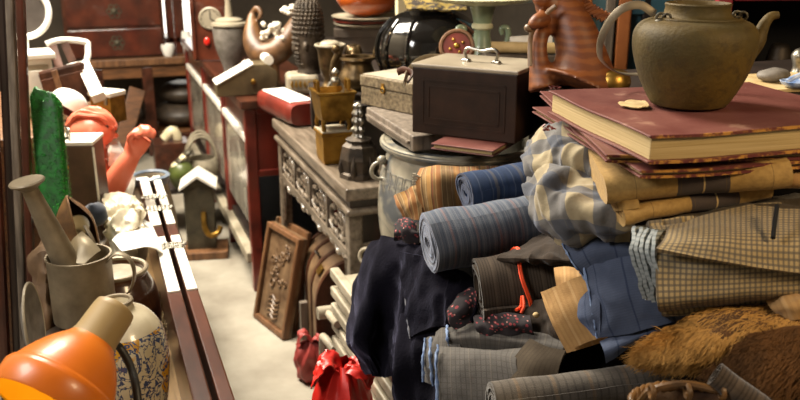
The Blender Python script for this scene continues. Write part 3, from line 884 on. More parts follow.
# ================================================================== pale clutter on the side counter
T = thing('side_counter', 'low brown counter under the pale clutter beyond the chest', 'counter', (0, 0, 0))
obj('body', bx((-.62, 3.66, .44), (1.2, .95, .88)), 'brown_wood', T, bevel=.004); obj('top', bx((-.62, 3.66, .895), (1.26, 1.0, .03)), 'mid_wood', T, bevel=.004)
CT = .911
p = P(22, 12, 3.35)
T = thing_axes('round_mirror', 'round mirror in a curved white frame above the white cabinet', 'mirror', p, (0, 0, 1), (-FW + RT * .35))
b = nb(); ring(b, (0, 0, 0), S(25, 3.35), .013, seg=48, tseg=10); obj('frame', b, 'white_plastic', T)
b = nb(); lathe(b, [(0, -.006), (S(25, 3.35), -.006), (S(25, 3.35), .0), (0, .0)], 48); obj('glass', b, 'mirror_glass', T)
b = nb(); cyl(b, (-S(25, 3.35), 0, 0), (-.30, 0, 0), .012); obj('stand', b, 'white_plastic', T)
p = B(36, 3.3, CT)
T = thing('white_cabinet', 'small white painted cabinet with panelled face below the round mirror', 'cabinet', p, CZ + 28)
obj('body', bx((0, .06, .11), (.16, .16, .22)), 'white_paint', T, bevel=.004)
obj('top', bx((0, .06, .231), (.19, .19, .022)), 'white_paint', T, bevel=.005)
d = obj('door', bx((0, -.022, .11), (.13, .008, .18)), 'cream_paint', T, bevel=.002); obj('panel', bx((0, -.028, .11), (.09, .006, .14)), 'white_paint', d, bevel=.003)
T = thing('white_chair', 'white painted chair frame tipped over behind the brown satchel', 'chair', B(70, 3.45, CT), CZ)
b = nb(); tube(b, [P(46, 44, 3.4), P(62, 40, 3.42), P(85, 42, 3.45), P(88, 48, 3.45), P(86, 62, 3.42), P(72, 66, 3.38), P(56, 72, 3.34)], .012, 10, smoothn=50); obj('back_frame', b, 'white_plastic', T, world=True)
b = nb(); bar(b, P(53, 46, 3.4), P(64, 82, 3.3), .03, .014, RT); obj('slat', b, 'leather_brown', T, world=True)
b = nb(); bar(b, P(65, 44, 3.42), P(73, 62, 3.4), .03, .014, RT); obj('slat', b, 'leather_brown', T, world=True)
b = nb(); tube(b, [P(56, 72, 3.34), P(48, 92, 3.36), B(46, 3.4, CT)], .011, 8); obj('leg', b, 'white_plastic', T, world=True)
b = nb(); tube(b, [P(86, 62, 3.42), P(90, 90, 3.5), B(92, 3.55, CT)], .011, 8); obj('leg', b, 'white_plastic', T, world=True)
p = P(67, 86, 3.2)
T = thing_axes('leather_satchel', 'brown leather satchel lying tilted in front of the white chair', 'satchel', p, RT + UPV * .25, (-UPV * .12 - FW * 1.0 + RT * .1))
obj('body', bx((0, 0, 0), (.17, .15, .05)), 'leather_brown', T, bevel=.012)
obj('flap', bx((.0, -.01, .028), (.16, .10, .008)), 'leather_brown', T, bevel=.003)
obj('strap', bx((-.02, -.01, .035), (.022, .15, .006)), 'mid_wood', T, bevel=.002)
b = nb(); bar(b, P(84, 66, 3.22), P(99, 98, 3.12), S(13, 3.2), .04, RT); tag(obj('white_board', b, 'white_paint', bevel=.003), 'thick white board leaning beside the brown satchel', 'board')
p = B(105, 3.16, CT - .02)
b = nb()
T = thing('tin_box', 'yellowed tin with white lid beside the leaning white board', 'tin', B(106, 3.2, CT), CZ - 25)
obj('body', bx((0, .02, .05), (.10, .08, .10)), 'brass', T, bevel=.004); obj('lid', bx((0, .02, .108), (.108, .088, .018)), 'white_paint', T, bevel=.004)
obj('clasp', bx((.03, -.022, .085), (.014, .006, .03)), 'silver', T, bevel=.002)
p = P(65, 111, 2.95)
T = thing_axes('enamel_basin', 'white enamel basin with maroon inside tipped over above the doll', 'basin', p, RT, (UPV * .80 + RT * .38 + FW * .25))
b = nb(); rr = .068; lathe(b, [(rr * 1.04, 0)] + sm([(rr, .0), (rr * .97, .03), (rr * .8, .058), (rr * .4, .074), (0.0001, .078)], 4), 40); obj('bowl', b, 'white_plastic', T)
b = nb(); lathe(b, [(rr * 1.03, .001)] + sm([(rr * .96, .002), (rr * .92, .028), (rr * .76, .052), (rr * .38, .068), (.0001, .072)], 4), 40); obj('lining', b, 'maroon', T)
b = nb(); box(b, (-.01, .02, .10), (.10, .10, .30)); b.transform(Matrix.Translation(B(69, 2.98, .646)) @ Matrix.Rotation(rad(CZ + 10), 4, 'Z'))
tag(obj('white_carton', b, 'white_paint', bevel=.004), 'white carton under the tipped enamel basin', 'carton')
# ================================================================== back of the room
YB = 6.35
xl, xr = PY(88, 60, YB).x, PY(205, 60, YB).x
zt = PY(130, 60, YB).z
T = thing('back_table', 'brown wooden table across the end of the aisle', 'table', (0, 0, 0))
obj('tabletop', bx(((xl + xr) / 2, YB + .3, zt - .02), (xr - xl, .6, .05)), 'mid_wood', T, bevel=.005)
obj('apron', bx(((xl + xr) / 2, YB + .04, zt - .09), (xr - xl - .06, .03, .09)), 'brown_wood', T, bevel=.003)
for x in (xl + .05, PY(148, 80, YB).x, xr - .05):
    obj('leg', bx((x, YB + .05, zt / 2 - .03), (.075, .06, zt - .06)), 'red_brown', T, bevel=.004)
obj('stretcher', bx(((xl + xr) / 2, YB + .06, .12), (xr - xl - .1, .05, .06)), 'red_brown', T, bevel=.004)
obj('shelf', bx(((xl + xr) / 2, YB + .32, .16), (xr - xl - .1, .5, .02)), 'brown_wood', T, bevel=.003)
xa, xb = PY(64, 30, YB + .06).x, PY(164, 30, YB + .06).x
zc = zt + .007
T = thing('drawer_chest', 'dark red chest of drawers with round brass pulls on the back table', 'chest of drawers', (0, 0, 0))
obj('body', bx(((xa + xb) / 2, YB + .30, zc + .33), (xb - xa, .46, .66)), 'red_brown', T, bevel=.006)
for zz, hh in ((zc + .11, .19), (zc + .33, .21), (zc + .555, .20)):
    d = obj('drawer', bx(((xa + xb) / 2, YB + .065, zz), (xb - xa - .04, .02, hh)), 'red_lacquer', T, bevel=.004)
    b = nb(); xq = PY(116, 30, YB + .05).x
    for k in range(6):
        ring(b, (xq + .035 * math.cos(k * PI / 3), YB + .052, zz + .035 * math.sin(k * PI / 3)), .016, .004, (0, 1, 0), 10, 5)
    lathe_c = (xq, YB + .05, zz); ball(b, lathe_c, (.02, .012, .02), 12); obj('pull', b, 'zinc_dark', d)
b = nb(); xq = PY(118, 0, YB + .2).x
lathe(b, sm([(.10, 0), (.13, .03), (.10, .07), (.001, .08)], 4), 30, (xq, YB + .3, zc + .661)); tag(obj('white_dish', b, 'white_plastic'), 'white covered dish on top of the red drawer chest', 'dish')
# red chair by the window
T = thing('red_chair', 'dark red chair with upright posts on the back table before the bright window', 'chair', (0, 0, 0))
for px, ww in ((171, .05), (180, .07)):
    xq = PY(px, 40, YB + .2).x
    obj('post', bx((xq, YB + .2, zc + .4), (ww, .06, .8)), 'red_lacquer', T, bevel=.006)
x0, x1 = PY(169, 40, YB + .2).x, PY(183, 40, YB + .2).x
obj('seat', bx(((x0 + x1) / 2, YB + .32, zc + .1), (x1 - x0 + .06, .3, .04)), 'red_lacquer', T, bevel=.004)
for i, (px, py, rr) in enumerate(((168, 51, .05), (190, 43, .05), (186, 36, .035), (192, 60, .035))):
    q = PY(px, py, YB + .05); b = nb(); ball(b, q, (rr, rr, rr * .8), 16)
    for v in b.verts: v.co.z = max(v.co.z, zc)
    lab = ('white porcelain bowl beside the red chair foot', 'larger white cup near the clock cabinet', 'white cup balanced behind the larger cup', 'low white cup at the table edge by the clock')[i]
    q2 = V((q.x, q.y, zc)); b.free(); b = nb(); hgt = max(.05, q.z + rr - zc)
    lathe(b, [(0, 0), (rr * .6, 0), (rr, hgt * .7), (rr * .9, hgt), (rr * .8, hgt), (0, hgt * .4)], 20, q2)
    tag(obj('white_cup', b, 'white_plastic'), lab, 'cup')
# round dark urns under the table
for i, (px, py, rr, hh, lab) in enumerate(((183, 125, .22, .17, 'dark squat urn at the bottom under the back table'), (184, 95, .19, .15, 'dark squat urn stacked on another under the back table'), (120, 100, .16, .2, 'dark round pot in the shade under the back table'))):
    q = PY(px, py, YB + .30); z0 = .171 if i != 1 else .171 + .172
    b = nb(); lathe(b, sm([(rr * .5, 0), (rr * .85, hh * .2), (rr, hh * .5), (rr * .85, hh * .8), (rr * .55, hh), (.0005, hh)], 4), 32, (q.x, YB + .30, z0))
    tag(obj('urn', b, 'dark_stone'), lab, 'urn')
b = nb(); q = PZ(128, 152, 0); box(b, (0, 0, 0), (.11, .03, .55), (rad(-20), rad(22), 0)); b.transform(Matrix.Translation((q.x, 6.15, .29)))
tag(obj('plank', b, 'brown_wood', bevel=.004), 'brown plank leaning against the back table', 'plank')
b = nb(); q = PY(170, 140, 5.6)
tube(b, [(q.x - .04, 5.6, .30), (q.x + .02, 5.6, q.z + .06), (q.x + .05, 5.6, q.z), (q.x + .03, 5.6, .30)], [.03, .035, .03, .018], 12, smoothn=16)
tag(obj('pale_duck', b, 'cream_glaze'), 'curved pale wooden duck on the low stand at the aisle end', 'duck')
b = nb(); box(b, (q.x, 5.6, .145), (.22, .2, .29)); tag(obj('low_stand', b, 'red_brown', bevel=.004), 'low red stand under the pale duck', 'stand')

# ================================================================== row of red cabinets along the aisle
T = thing('red_cabinet', 'long red lacquered cabinet row with pale glazed fronts along the aisle', 'cabinet', (0, 0, 0))
X0, X1, Y0, Y1, H = .60, 1.02, 3.64, 5.95, .90
obj('top', bx(((X0 + X1) / 2, (Y0 + Y1) / 2, H - .02), (X1 - X0 + .04, Y1 - Y0 + .04, .04)), 'red_brown', T, bevel=.006)
bays = [Y0, 4.35, 5.1, Y1]
for y in bays:
    obj('post', bx((X0 + .025, y + (.025 if y == Y0 else 0), H / 2 - .02), (.05, .05, H - .04)), 'bright_red_wood', T, bevel=.005)
obj('post', bx((X1 - .025, Y0 + .025, H / 2 - .02), (.05, .05, H - .04)), 'bright_red_wood', T, bevel=.005)
obj('end_panel', bx(((X0 + X1) / 2, Y0 + .02, .71), (X1 - X0 - .1, .02, .28)), 'bright_red_wood', T, bevel=.003)
obj('end_rail', bx(((X0 + X1) / 2, Y0 + .015, .565), (X1 - X0 - .1, .035, .03)), 'bright_red_wood', T, bevel=.004)
obj('end_rail', bx(((X0 + X1) / 2, Y0 + .015, .85), (X1 - X0 - .1, .035, .03)), 'bright_red_wood', T, bevel=.004)
obj('back_panel', bx((X1 - .01, (Y0 + Y1) / 2, .45), (.02, Y1 - Y0, .84)), 'dark_wood', T)
obj('shelf', bx(((X0 + X1) / 2, (Y0 + Y1) / 2, .20), (X1 - X0 - .04, Y1 - Y0, .025)), 'dark_wood', T)
for ya, yb in zip(bays, bays[1:]):
    obj('front_panel', bx((X0 + .018, (ya + yb) / 2 + .01, .50), (.012, yb - ya - .06, .40)), 'mottled_glass', T, bevel=.002)
    obj('front_rail', bx((X0 + .014, (ya + yb) / 2, .72), (.03, yb - ya - .05, .035)), 'white_paint', T, bevel=.006)
    obj('front_panel', bx((X0 + .02, (ya + yb) / 2, .795), (.012, yb - ya - .06, .11)), 'red_lacquer', T, bevel=.002)
obj('bottom_rail', bx((X0 + .005, (Y0 + Y1) / 2, .16), (.05, Y1 - Y0 - .06, .05)), 'cream_paint', T, bevel=.006)
# brass topped box inside the near end
p = V((.70, 3.62, 0))
T = thing('brown_casket', 'red brown casket with brass top on the floor beside the red post', 'casket', V((.74, 3.52, 0)), 10)
obj('body', bx((0, 0, .16), (.09, .16, .32)), 'red_brown', T, bevel=.005); obj('lid', bx((0, 0, .33), (.10, .17, .02)), 'copper_brown', T, bevel=.004); obj('clasp', bx((0, -.086, .33), (.03, .01, .025)), 'brass', T, bevel=.002)

# ------------------------------------------------------------------ on the red cabinet
HT = H + .001
p = B(212, 4.75, HT)
T = thing('mantel_clock', 'red cased clock with pale round dial on the cabinet row', 'clock', p, CZ + 6)
obj('case', bx((0, .08, .19), (.19, .14, .38)), 'red_lacquer', T, bevel=.006); obj('cornice', bx((0, .08, .385), (.23, .17, .03)), 'red_brown', T, bevel=.008)
obj('door_post', bx((-.09, .0, .19), (.022, .02, .36)), 'red_lacquer', T, bevel=.004)
b = nb(); lathe(b, [(0, 0), (.062, 0), (.062, .008), (.054, .012), (.05, .008), (0, .008)], 36); b.transform(Matrix.Translation((.005, .008, .235)) @ Matrix.Rotation(PI / 2, 4, 'X'))
dl = obj('dial', b, 'dial', T)
b = nb(); bar(b, (.005, -.004, .235), (.005, -.004, .275), .004, .003); bar(b, (.005, -.004, .235), (.03, -.004, .22), .004, .003)
for k in range(12): bar(b, (.005 + .044 * math.sin(k * PI / 6), -.003, .235 + .044 * math.cos(k * PI / 6)), (.005 + .05 * math.sin(k * PI / 6), -.003, .235 + .05 * math.cos(k * PI / 6)), .003, .003)
obj('hands', b, 'ink', dl)
b = nb(); ball(b, (-.02, .0, .11), (.018, .01, .024), 14); obj('red_glass', b, 'glass_red', T)
p = B(232, 4.42, HT)
T = thing('grey_vase', 'large dull grey vase with white lit lid on the cabinet row', 'vase', p)
b = nb(); lathe(b, [(0, 0), (.04, 0)] + sm([(.04, 0), (.05, .04), (.075, .12), (.085, .20), (.082, .235)], 5), 40); obj('body', b, 'grey_stone', T)
b = nb(); lathe(b, [(.082, .232), (.092, .236), (.09, .248), (.07, .252), (.068, .264), (.05, .272), (.02, .276), (.013, .38), (0, .385)], 36); obj('lid', b, 'dial', T)
# carved cloud boat
T = thing('carved_boat', 'brown carved wooden boat with curled ends carrying white flowers', 'carving', B(275, 3.95, HT), CZ)
b = nb()
tube(b, [P(252, 14, 3.95), P(252, 26, 3.94), P(254, 42, 3.92), P(263, 54, 3.9), P(278, 50, 3.9), P(290, 36, 3.9), P(296, 20, 3.92), P(294, 10, 3.95)], [.018, .034, .052, .06, .062, .05, .03, .014], 18, smoothn=40)
tube(b, [P(252, 14, 3.95), P(257, 8, 3.93), P(261, 14, 3.92), P(258, 20, 3.92)], [.016, .015, .012, .008], 10, smoothn=14)
tube(b, [P(268, 56, 3.9), B(268, 3.9, HT + .03)], [.045, .06], 14); tube(b, [B(268, 3.9, HT + .03), B(268, 3.9, HT)], [.075, .08], 14)
obj('hull', b, 'cloud_wood', T, remesh=.007, world=True)
b = nb(); rng = random.Random(3)
for i in range(26):
    q = P(rng.uniform(262, 284), rng.uniform(24, 40), 3.84 + rng.uniform(0, .05)); ball(b, q, (.014, .014, .010), 8, (rng.random() * 3, rng.random() * 3, 0))
obj('flowers', b, 'flower_white', T, world=True)
b = nb()
for i in range(10):
    q = P(rng.uniform(280, 296), rng.uniform(6, 16), 3.9); ball(b, q, (.015, .013, .011), 8)
obj('flowers', b, 'flower_white', T, world=True)
for i, (px, t, hh, lab) in enumerate(((246, 4.15, .10, 'small pale figure beside the carved boat'), (229, 3.98, .06, 'small white cup behind the olive cash box'))):
    b = nb(); lathe(b, sm([(.02, 0), (.026, hh * .3), (.016, hh * .65), (.02, hh * .85), (.0005, hh)], 4), 20, B(px, t, HT)); tag(obj('white_figure', b, 'flower_white'), lab, 'ornament')
# cash box with slanted white top
p = B(246, 3.82, HT)
T = thing('cash_box', 'olive metal box with slanting white top on the cabinet end', 'box', p, CZ + 18)
w2 = S(60, 3.8) / 2
b = nb(); prism(b, [(-w2, -.06, 0), (-w2, -.06, .05), (w2 * .25, -.06, .135), (w2 * .7, -.06, .135), (w2, -.06, .10), (w2, -.06, 0)], (0, .13, 0)); obj('body', b, 'olive_metal', T, bevel=.004)
d1 = V((w2 * 1.25, 0, .085)); nn_ = V((-.085, 0, w2 * 1.25)).normalized()
s0_ = V((-w2, -.066, .05)) + nn_ * .002
b = nb(); prism(b, [s0_, s0_ + d1, s0_ + d1 + V((0, .142, 0)), s0_ + V((0, .142, 0))], nn_ * .006); obj('label_plate', b, 'white_paint', T, bevel=.002)
b = nb()
for i in range(9):
    q = s0_ + d1 * (.2 + .07 * i) + nn_ * .007; bar(b, q + V((0, .03, 0)), q + V((0, .10, 0)), .004, .003)
obj('writing', b, 'grey_stone', T)
b = nb(); tube(b, [(w2 * .75, -.05, .15), (w2 * .75, .06, .15)], .022, 20); obj('roller', b, 'white_paint', T)
b = nb(); ball(b, (w2 * .2, -.062, .06), (.012, .008, .012), 12); obj('lock', b, 'brass', T)
# ------------------------------------------------------------------ basket, lantern house, striped jar
b = nb(); 
T = thing('low_bench', 'low dark bench holding a basket beside the aisle', 'bench', (.30, 4.72, 0))
obj('seat', bx((0, 0, .25), (.50, .34, .03)), 'dark_wood', T, bevel=.004)
for x in (-.22, .22):
    for y in (-.14, .14): obj('leg', bx((x, y, .118), (.04, .04, .235)), 'dark_wood', T, bevel=.003)
p = B(203, 4.72, .266)
T = thing('wicker_basket', 'pale wicker basket with tall arched handle on the low bench', 'basket', p)
b = nb(); lathe(b, [(0, 0), (.06, 0)] + sm([(.06, 0), (.085, .05), (.09, .10), (.075, .14)], 4) + [(.07, .14), (.08, .1), (.075, .04), (0, .02)], 36, f=lambda a, z: 1 + .025 * math.sin(a * 18 + z * 160)); obj('bowl', b, 'basket_grey', T)
for k in range(3):
    b = nb(); ring(b, (0, 0, .13), .075 + .006 * k, .009, (.94, -.34, 0), 24, 8, 0, PI, ref=(.34, .94, 0)) if False else tube(b, [(.08 * math.cos(a), -.02 + .02 * k, .13 + (.13 + .012 * k) * math.sin(a)) for a in [PI * i / 20 for i in range(21)]], .008, 8)
    obj('handle', b, 'basket_grey', T)
p = B(183, 4.62, .266)
T = thing('striped_jar', 'green ceramic jar with cream striped neck beside the wicker basket', 'jar', p)
b = nb(); lathe(b, sm([(.04, 0), (.065, .05), (.07, .09), (.05, .13), (.03, .145)], 4) + [(0, .14)], 32); obj('body', b, 'green_jar', T)
for k in range(4):
    b = nb(); q = V((-.03 + .022 * k, 0, .13 + .02 * k)); ball(b, q, (.03, .034, .016), 16, (0, rad(-35), 0)); obj('neck_ring', b, 'cream_glaze' if k % 2 == 0 else 'zinc_dark', T)
p = V((.415, 3.98, 0))
q = PZ(206, 258, 0)
T = thing('lantern_house', 'grey wooden lantern house with white gabled roof standing in the aisle', 'lantern', V((q.x, q.y + .1, 0)), CZ + 10)
w2 = .073
obj('base', bx((.02, -.03, .02), (.22, .2, .04)), 'mid_wood', T, bevel=.004)
obj('body', bx((0, 0, .20), (2 * w2, .14, .33)), 'zinc_dark', T, bevel=.004)
b = nb(); prism(b, [(-w2 - .02, -.09, .355), (0, -.09, .42), (w2 + .02, -.09, .355), (w2 + .02, -.09, .372), (0, -.09, .438), (-w2 - .02, -.09, .372)], (0, .19, 0)); obj('roof', b, 'white_paint', T, bevel=.003)
b = nb(); prism(b, [(-w2, -.068, .36), (w2, -.068, .36), (0, -.068, .42)], (0, .13, 0)); obj('gable', b, 'zinc_dark', T, smooth=False)
b = nb(); tube(b, [(.02, -.075, .24), (.022, -.10, .17), (.045, -.105, .125), (.085, -.09, .13), (.10, -.075, .16)], .014, 10, smoothn=24); obj('handle', b, 'brass', T)

# ================================================================== altar table
T = thing('altar_table', 'grey brown altar table with openwork carved apron beside the aisle', 'table', (0, 0, 0))
X0, X1, Y0, Y1, H = .69, 1.03, 2.36, 3.40, .86
XM, YM = (X0 + X1) / 2, (Y0 + Y1) / 2
obj('tabletop', bx((XM, YM, H - .02), (X1 - X0 + .03, Y1 - Y0 + .04, .04)), 'altar_wood', T, bevel=.006)
obj('waist', bx((XM, YM, H - .055), (X1 - X0 - .01, Y1 - Y0 - .01, .03)), 'dark_lacquer', T, bevel=.003)
b = nb()
obj('rim_moulding', bx((XM, YM, H - .08), (X1 - X0 + .024, Y1 - Y0 + .034, .022)), 'altar_wood', T, bevel=.009)
for x in (X0 + .022, X1 - .022):
    for y in (Y0 + .022, Y1 - .022):
        obj('leg', bx((x, y, (H - .09) / 2), (.044, .044, H - .09)), 'altar_wood', T, bevel=.006)
obj('end_rail', bx((XM, Y0 + .015, H - .20), (X1 - X0 - .06, .022, .025)), 'altar_wood', T, bevel=.004)
obj('end_panel', bx((XM, Y0 + .02, H - .145), (X1 - X0 - .06, .012, .10)), 'dark_lacquer', T, bevel=.002)
obj('stretcher', bx((XM, Y0 + .02, .22), (X1 - X0 - .06, .025, .03)), 'altar_wood', T, bevel=.004)
def apron():
    b = nb(); xf = X0 + .012
    nb_ = 4; L_ = (Y1 - Y0 - .09) / nb_; ya = Y0 + .045
    zt_, zl = H - .095, H - .235
    bar(b, (xf, ya, zl + .005), (xf, Y1 - .045, zl + .005), .022, .022, (1, 0, 0))
    for k in range(nb_ + 1):
        y = ya + k * L_; bar(b, (xf, y, zt_ + .01), (xf, y, zl - .0), .02, .018, (1, 0, 0))
    for k in range(nb_):
        y = ya + (k + .5) * L_; zc_ = (zt_ + zl) / 2
        for s_ in (-1, 1):
            tube(b, [(xf, y, zt_), (xf, y + s_ * .03, zt_ - .03), (xf, y + s_ * .07, zt_ - .035), (xf, y + s_ * .085, zc_), (xf, y + s_ * .06, zc_ - .02), (xf, y + s_ * .045, zc_)], .0085, 7, smoothn=26)
            tube(b, [(xf, y, zl), (xf, y + s_ * .02, zl + .03), (xf, y + s_ * .055, zl + .028), (xf, y + s_ * .1, zl + .045)], .0085, 7, smoothn=18)
            ring(b, (xf, y + s_ * .022, zc_ + .004), .017, .006, (1, 0, 0), 16, 6)
        tube(b, [(xf, y - L_ / 2, zl), (xf, y - L_ * .32, zl - .022), (xf, y - L_ * .18, zl - .012), (xf, y, zl - .035), (xf, y + L_ * .18, zl - .012), (xf, y + L_ * .32, zl - .022), (xf, y + L_ / 2, zl)], .010, 7, smoothn=30)
    return b
obj('carved_apron', apron(), 'altar_wood', T)
for s_, y in ((1, Y0 + .045), (-1, Y1 - .045)):
    b = nb(); tube(b, [(X0 + .012, y, H - .24), (X0 + .012, y + s_ * .012, H - .34), (X0 + .012, y + s_ * .004, H - .42)], [.018, .012, .006], 8, smoothn=12); obj('bracket', b, 'altar_wood', T)
AT = H + .001
# red cushion box
pA, pB = PZ(306, 114, AT + .05), PZ(271, 98, AT + .05)
p = (pA + pB) / 2
T = thing('cushion', 'red padded headrest with white worn top at the far end of the altar table', 'cushion', V((p.x, p.y, AT)), math.degrees(math.atan2(pB.y - pA.y, pB.x - pA.x)))
b = nb(); cl = (pB - pA).length
sec = []
for i in range(21):
    y = -cl / 2 + cl * i / 20; k = 1 if 1 < i < 19 else .93
    sec.append([b.verts.new((.068 * k * (abs(math.cos(a)) ** .5) * (1 if math.cos(a) > 0 else -1), y, .048 + .046 * k * (abs(math.sin(a)) ** .6) * (1 if math.sin(a) > 0 else -1))) for a in [2 * PI * j / 24 for j in range(24)]])
for A_, B_ in zip(sec, sec[1:]):
    for j in range(24): b.faces.new((A_[j], A_[(j + 1) % 24], B_[(j + 1) % 24], B_[j]))
b.faces.new(sec[0][::-1]); b.faces.new(sec[-1]); b.transform(Matrix.Rotation(PI / 2, 4, 'Z')); obj('body', b, 'bright_red_wood', T)
b = nb(); box(b, (0, 0, .094), (cl * .82, .10, .008)); obj('top_pad', b, 'white_plastic', T, bevel=.004)
# buddha
T = thing('buddha_head', 'dark Buddha head with studded curls on a pale base with gold writing', 'statue', B(310, 3.85, HT), CZ + 12)
obj('base', bx((-.035, 0, .045), (.145, .13, .09)), 'cream_paint', T, bevel=.02)
b = nb()
for i in range(6):
    x = -.092 + i * .019; bar(b, (x, -.067, .045), (x + .010, -.067, .06 - (i % 2) * .006), .005, .004); bar(b, (x + .004, -.067, .036), (x + .012, -.067, .042), .005, .004); bar(b, (x + .006, -.067, .033), (x + .006, -.067, .062), .004, .004)
obj('gold_writing', b, 'gold_leaf', T)
b = nb(); tube(b, [(.0, 0, .085), (.0, 0, .11), (.005, 0, .15)], [.056, .048, .054], 28)
hz = [(.052, .13), (.062, .17), (.068, .22), (.068, .28), (.065, .33), (.056, .37), (.045, .395), (.03, .413), (.0005, .42)]
lathe(b, sm([(.045, .12)] + hz, 4), 36); ball(b, (-.064, -.012, .20), (.014, .018, .028), 12)
ball(b, (-.02, -.064, .21), (.012, .016, .022), 12); obj('head', b, 'dark_bronze', T, remesh=.0045)
b = nb(); pr = sm(hz, 5); k = 0
for j in range(0, len(pr) - 4, 2):
    r_, z_ = pr[j]
    n_ = max(6, int(2 * PI * r_ / .0165))
    for i in range(n_):
        a = 2 * PI * (i + .5 * (k % 2)) / n_
        if z_ < .26 and -2.3 < math.atan2(math.sin(a), math.cos(a)) < -.9: continue
        ball(b, (r_ * math.cos(a), r_ * math.sin(a), z_), .0078, 6)
    k += 1
o = obj('curls', b, 'dark_bronze', T); o['kind'] = 'stuff'
# gold box + rectangular ding
p = B(334, 2.86, AT)
T = thing('gold_box', 'square gilt box on the altar table under the brass censer', 'box', p, CZ + 20)
b = nb(); lathe(b, [(0, 0), (.062, 0), (.066, .012), (.070, .092), (.076, .098), (.076, .106), (0, .106)], 4); b.transform(Matrix.Rotation(PI / 4, 4, 'Z')); obj('body', b, 'gold_box', T, smooth=False)
obj('top', bx((0, 0, .109), (.104, .104, .006)), 'cream_paint', T, bevel=.002)
p2 = V((p.x, p.y, AT + .1125))
T = thing('square_censer', 'square brass censer on short legs standing on the gilt box', 'censer', p2, CZ + 20)
b = nb(); lathe(b, [(0, .032), (.066, .032), (.074, .06), (.084, .118), (.092, .122), (.092, .128), (.080, .128), (.070, .07), (0, .06)], 4); b.transform(Matrix.Rotation(PI / 4, 4, 'Z')); obj('body', b, 'brass', T, smooth=False)
for x in (-.04, .04):
    for y in (-.04, .04):
        b = nb(); tube(b, [(x, y, .036), (x * 1.12, y * 1.12, .018), (x * 1.05, y * 1.05, 0)], [.010, .007, .008], 8); obj('leg', b, 'brass', T)
for x in (-.052, .052):
    b = nb(); tube(b, [(x, -.018, .126), (x, -.018, .158), (x, .018, .158), (x, .018, .126)], .006, 8); obj('handle', b, 'brass', T)
# pagoda burner
p = B(359, 2.68, AT)
T = thing('pagoda_burner', 'dark bronze pagoda incense burner with silvery spire at the table corner', 'incense burner', p, CZ + 15)
b = nb(); lathe(b, [(0, 0), (.062, 0), (.062, .014), (.055, .02), (.06, .06), (.052, .10), (.036, .112), (.042, .12), (.022, .128), (0, .13)], 8); obj('body', b, 'dark_bronze', T, smooth=False)
for k in range(6):
    a = PI / 3 * k + PI / 6; b = nb(); ring(b, (.044 * math.cos(a), .044 * math.sin(a), .05), .017, .005, (math.cos(a), math.sin(a), .1), 14, 6); obj('window_ring', b, 'bronze', T)
for k in range(6):
    a = PI / 3 * k; b = nb(); tube(b, [(.046 * math.cos(a), .046 * math.sin(a), 0), (.058 * math.cos(a), .058 * math.sin(a), .03), (.05 * math.cos(a), .05 * math.sin(a), .07)], [.009, .008, .006], 8, smoothn=8); obj('corner_leg', b, 'dark_bronze', T)
b = nb(); lathe(b, sm([(.02, .125), (.014, .138), (.02, .15), (.011, .162), (.018, .176), (.012, .19), (.017, .2), (.010, .215), (.013, .225), (.0005, .235)], 3), 16, f=lambda a, z: 1 + .25 * math.sin(5 * a)); obj('spire', b, 'silver', T)
# riser and bronzes on it
T = thing('wooden_riser', 'dark wooden riser on the altar table under the bronze vessels', 'riser', (0, 0, 0))
q = B(352, 3.1, AT)
obj('top', bx((.90, 2.93, AT + .165), (.25, .50, .03)), 'dark_wood', T, bevel=.003)
obj('side', bx((.90, 2.69, AT + .075), (.24, .02, .15)), 'dark_wood', T, bevel=.002); obj('side', bx((.90, 3.17, AT + .075), (.24, .02, .15)), 'dark_wood', T, bevel=.002)
RT_ = AT + .181
p = B(358, 2.98, RT_ )
T = thing('bronze_censer', 'round bronze censer with animal handles on the riser', 'censer', p, CZ)
b = nb(); lathe(b, [(0, .02), (.03, .022)] + sm([(.03, .022), (.06, .04), (.068, .07), (.056, .10), (.05, .12), (.056, .13)], 4) + [(.064, .134), (.062, .142), (.046, .142), (.044, .10), (0, .07)], 40); obj('body', b, 'bronze', T)
for a in (0, 2.1, 4.2):
    b = nb(); tube(b, [(.04 * math.cos(a), .04 * math.sin(a), .04), (.05 * math.cos(a), .05 * math.sin(a), .015), (.045 * math.cos(a), .045 * math.sin(a), 0)], [.016, .011, .012], 10); obj('leg', b, 'bronze', T)
for s_ in (-1, 1):
    b = nb(); tube(b, [(s_ * .055, 0, .06), (s_ * .085, 0, .075), (s_ * .082, 0, .12), (s_ * .066, 0, .15), (s_ * .075, 0, .175)], [.012, .012, .011, .014, .010], 10, smoothn=18); ball(b, (s_ * .073, -.005, .168), .016, 12); obj('handle', b, 'bronze', T)
p = B(331, 3.2, RT_)
T = thing('bronze_cup', 'tall bronze cup with flared pale rim behind the round censer', 'cup', p)
b = nb(); lathe(b, [(0, 0), (.034, 0)] + sm([(.034, 0), (.026, .02), (.04, .06), (.046, .12), (.056, .15)], 4) + [(.05, .152), (.04, .12), (0, .05)], 32); obj('body', b, 'bronze', T)
b = nb(); ring(b, (0, 0, .151), .054, .005); obj('rim', b, 'cream_paint', T)
b = nb(); lathe(b, sm([(.04, .152), (.03, .165), (.0005, .17)], 4), 24); obj('lid', b, 'cream_paint', T)
p = B(354, 3.26, RT_)
T = thing('bronze_lion', 'small seated bronze lion behind the round censer', 'figurine', p, CZ)
b = nb(); ball(b, (0, 0, .05), (.03, .034, .05), 16); ball(b, (0, -.016, .115), (.028, .028, .027), 16); ball(b, (0, -.042, .108), (.014, .014, .011), 10)
for x in (-.02, .02):
    ball(b, (x, -.01, .138), .009, 8); tube(b, [(x, -.02, .06), (x, -.035, .0)], [.013, .012], 8)
tube(b, [(0, .03, .02), (0, .05, .05), (0, .04, .09)], [.008, .009, .012], 8); obj('body', b, 'bronze', T, remesh=.0045)
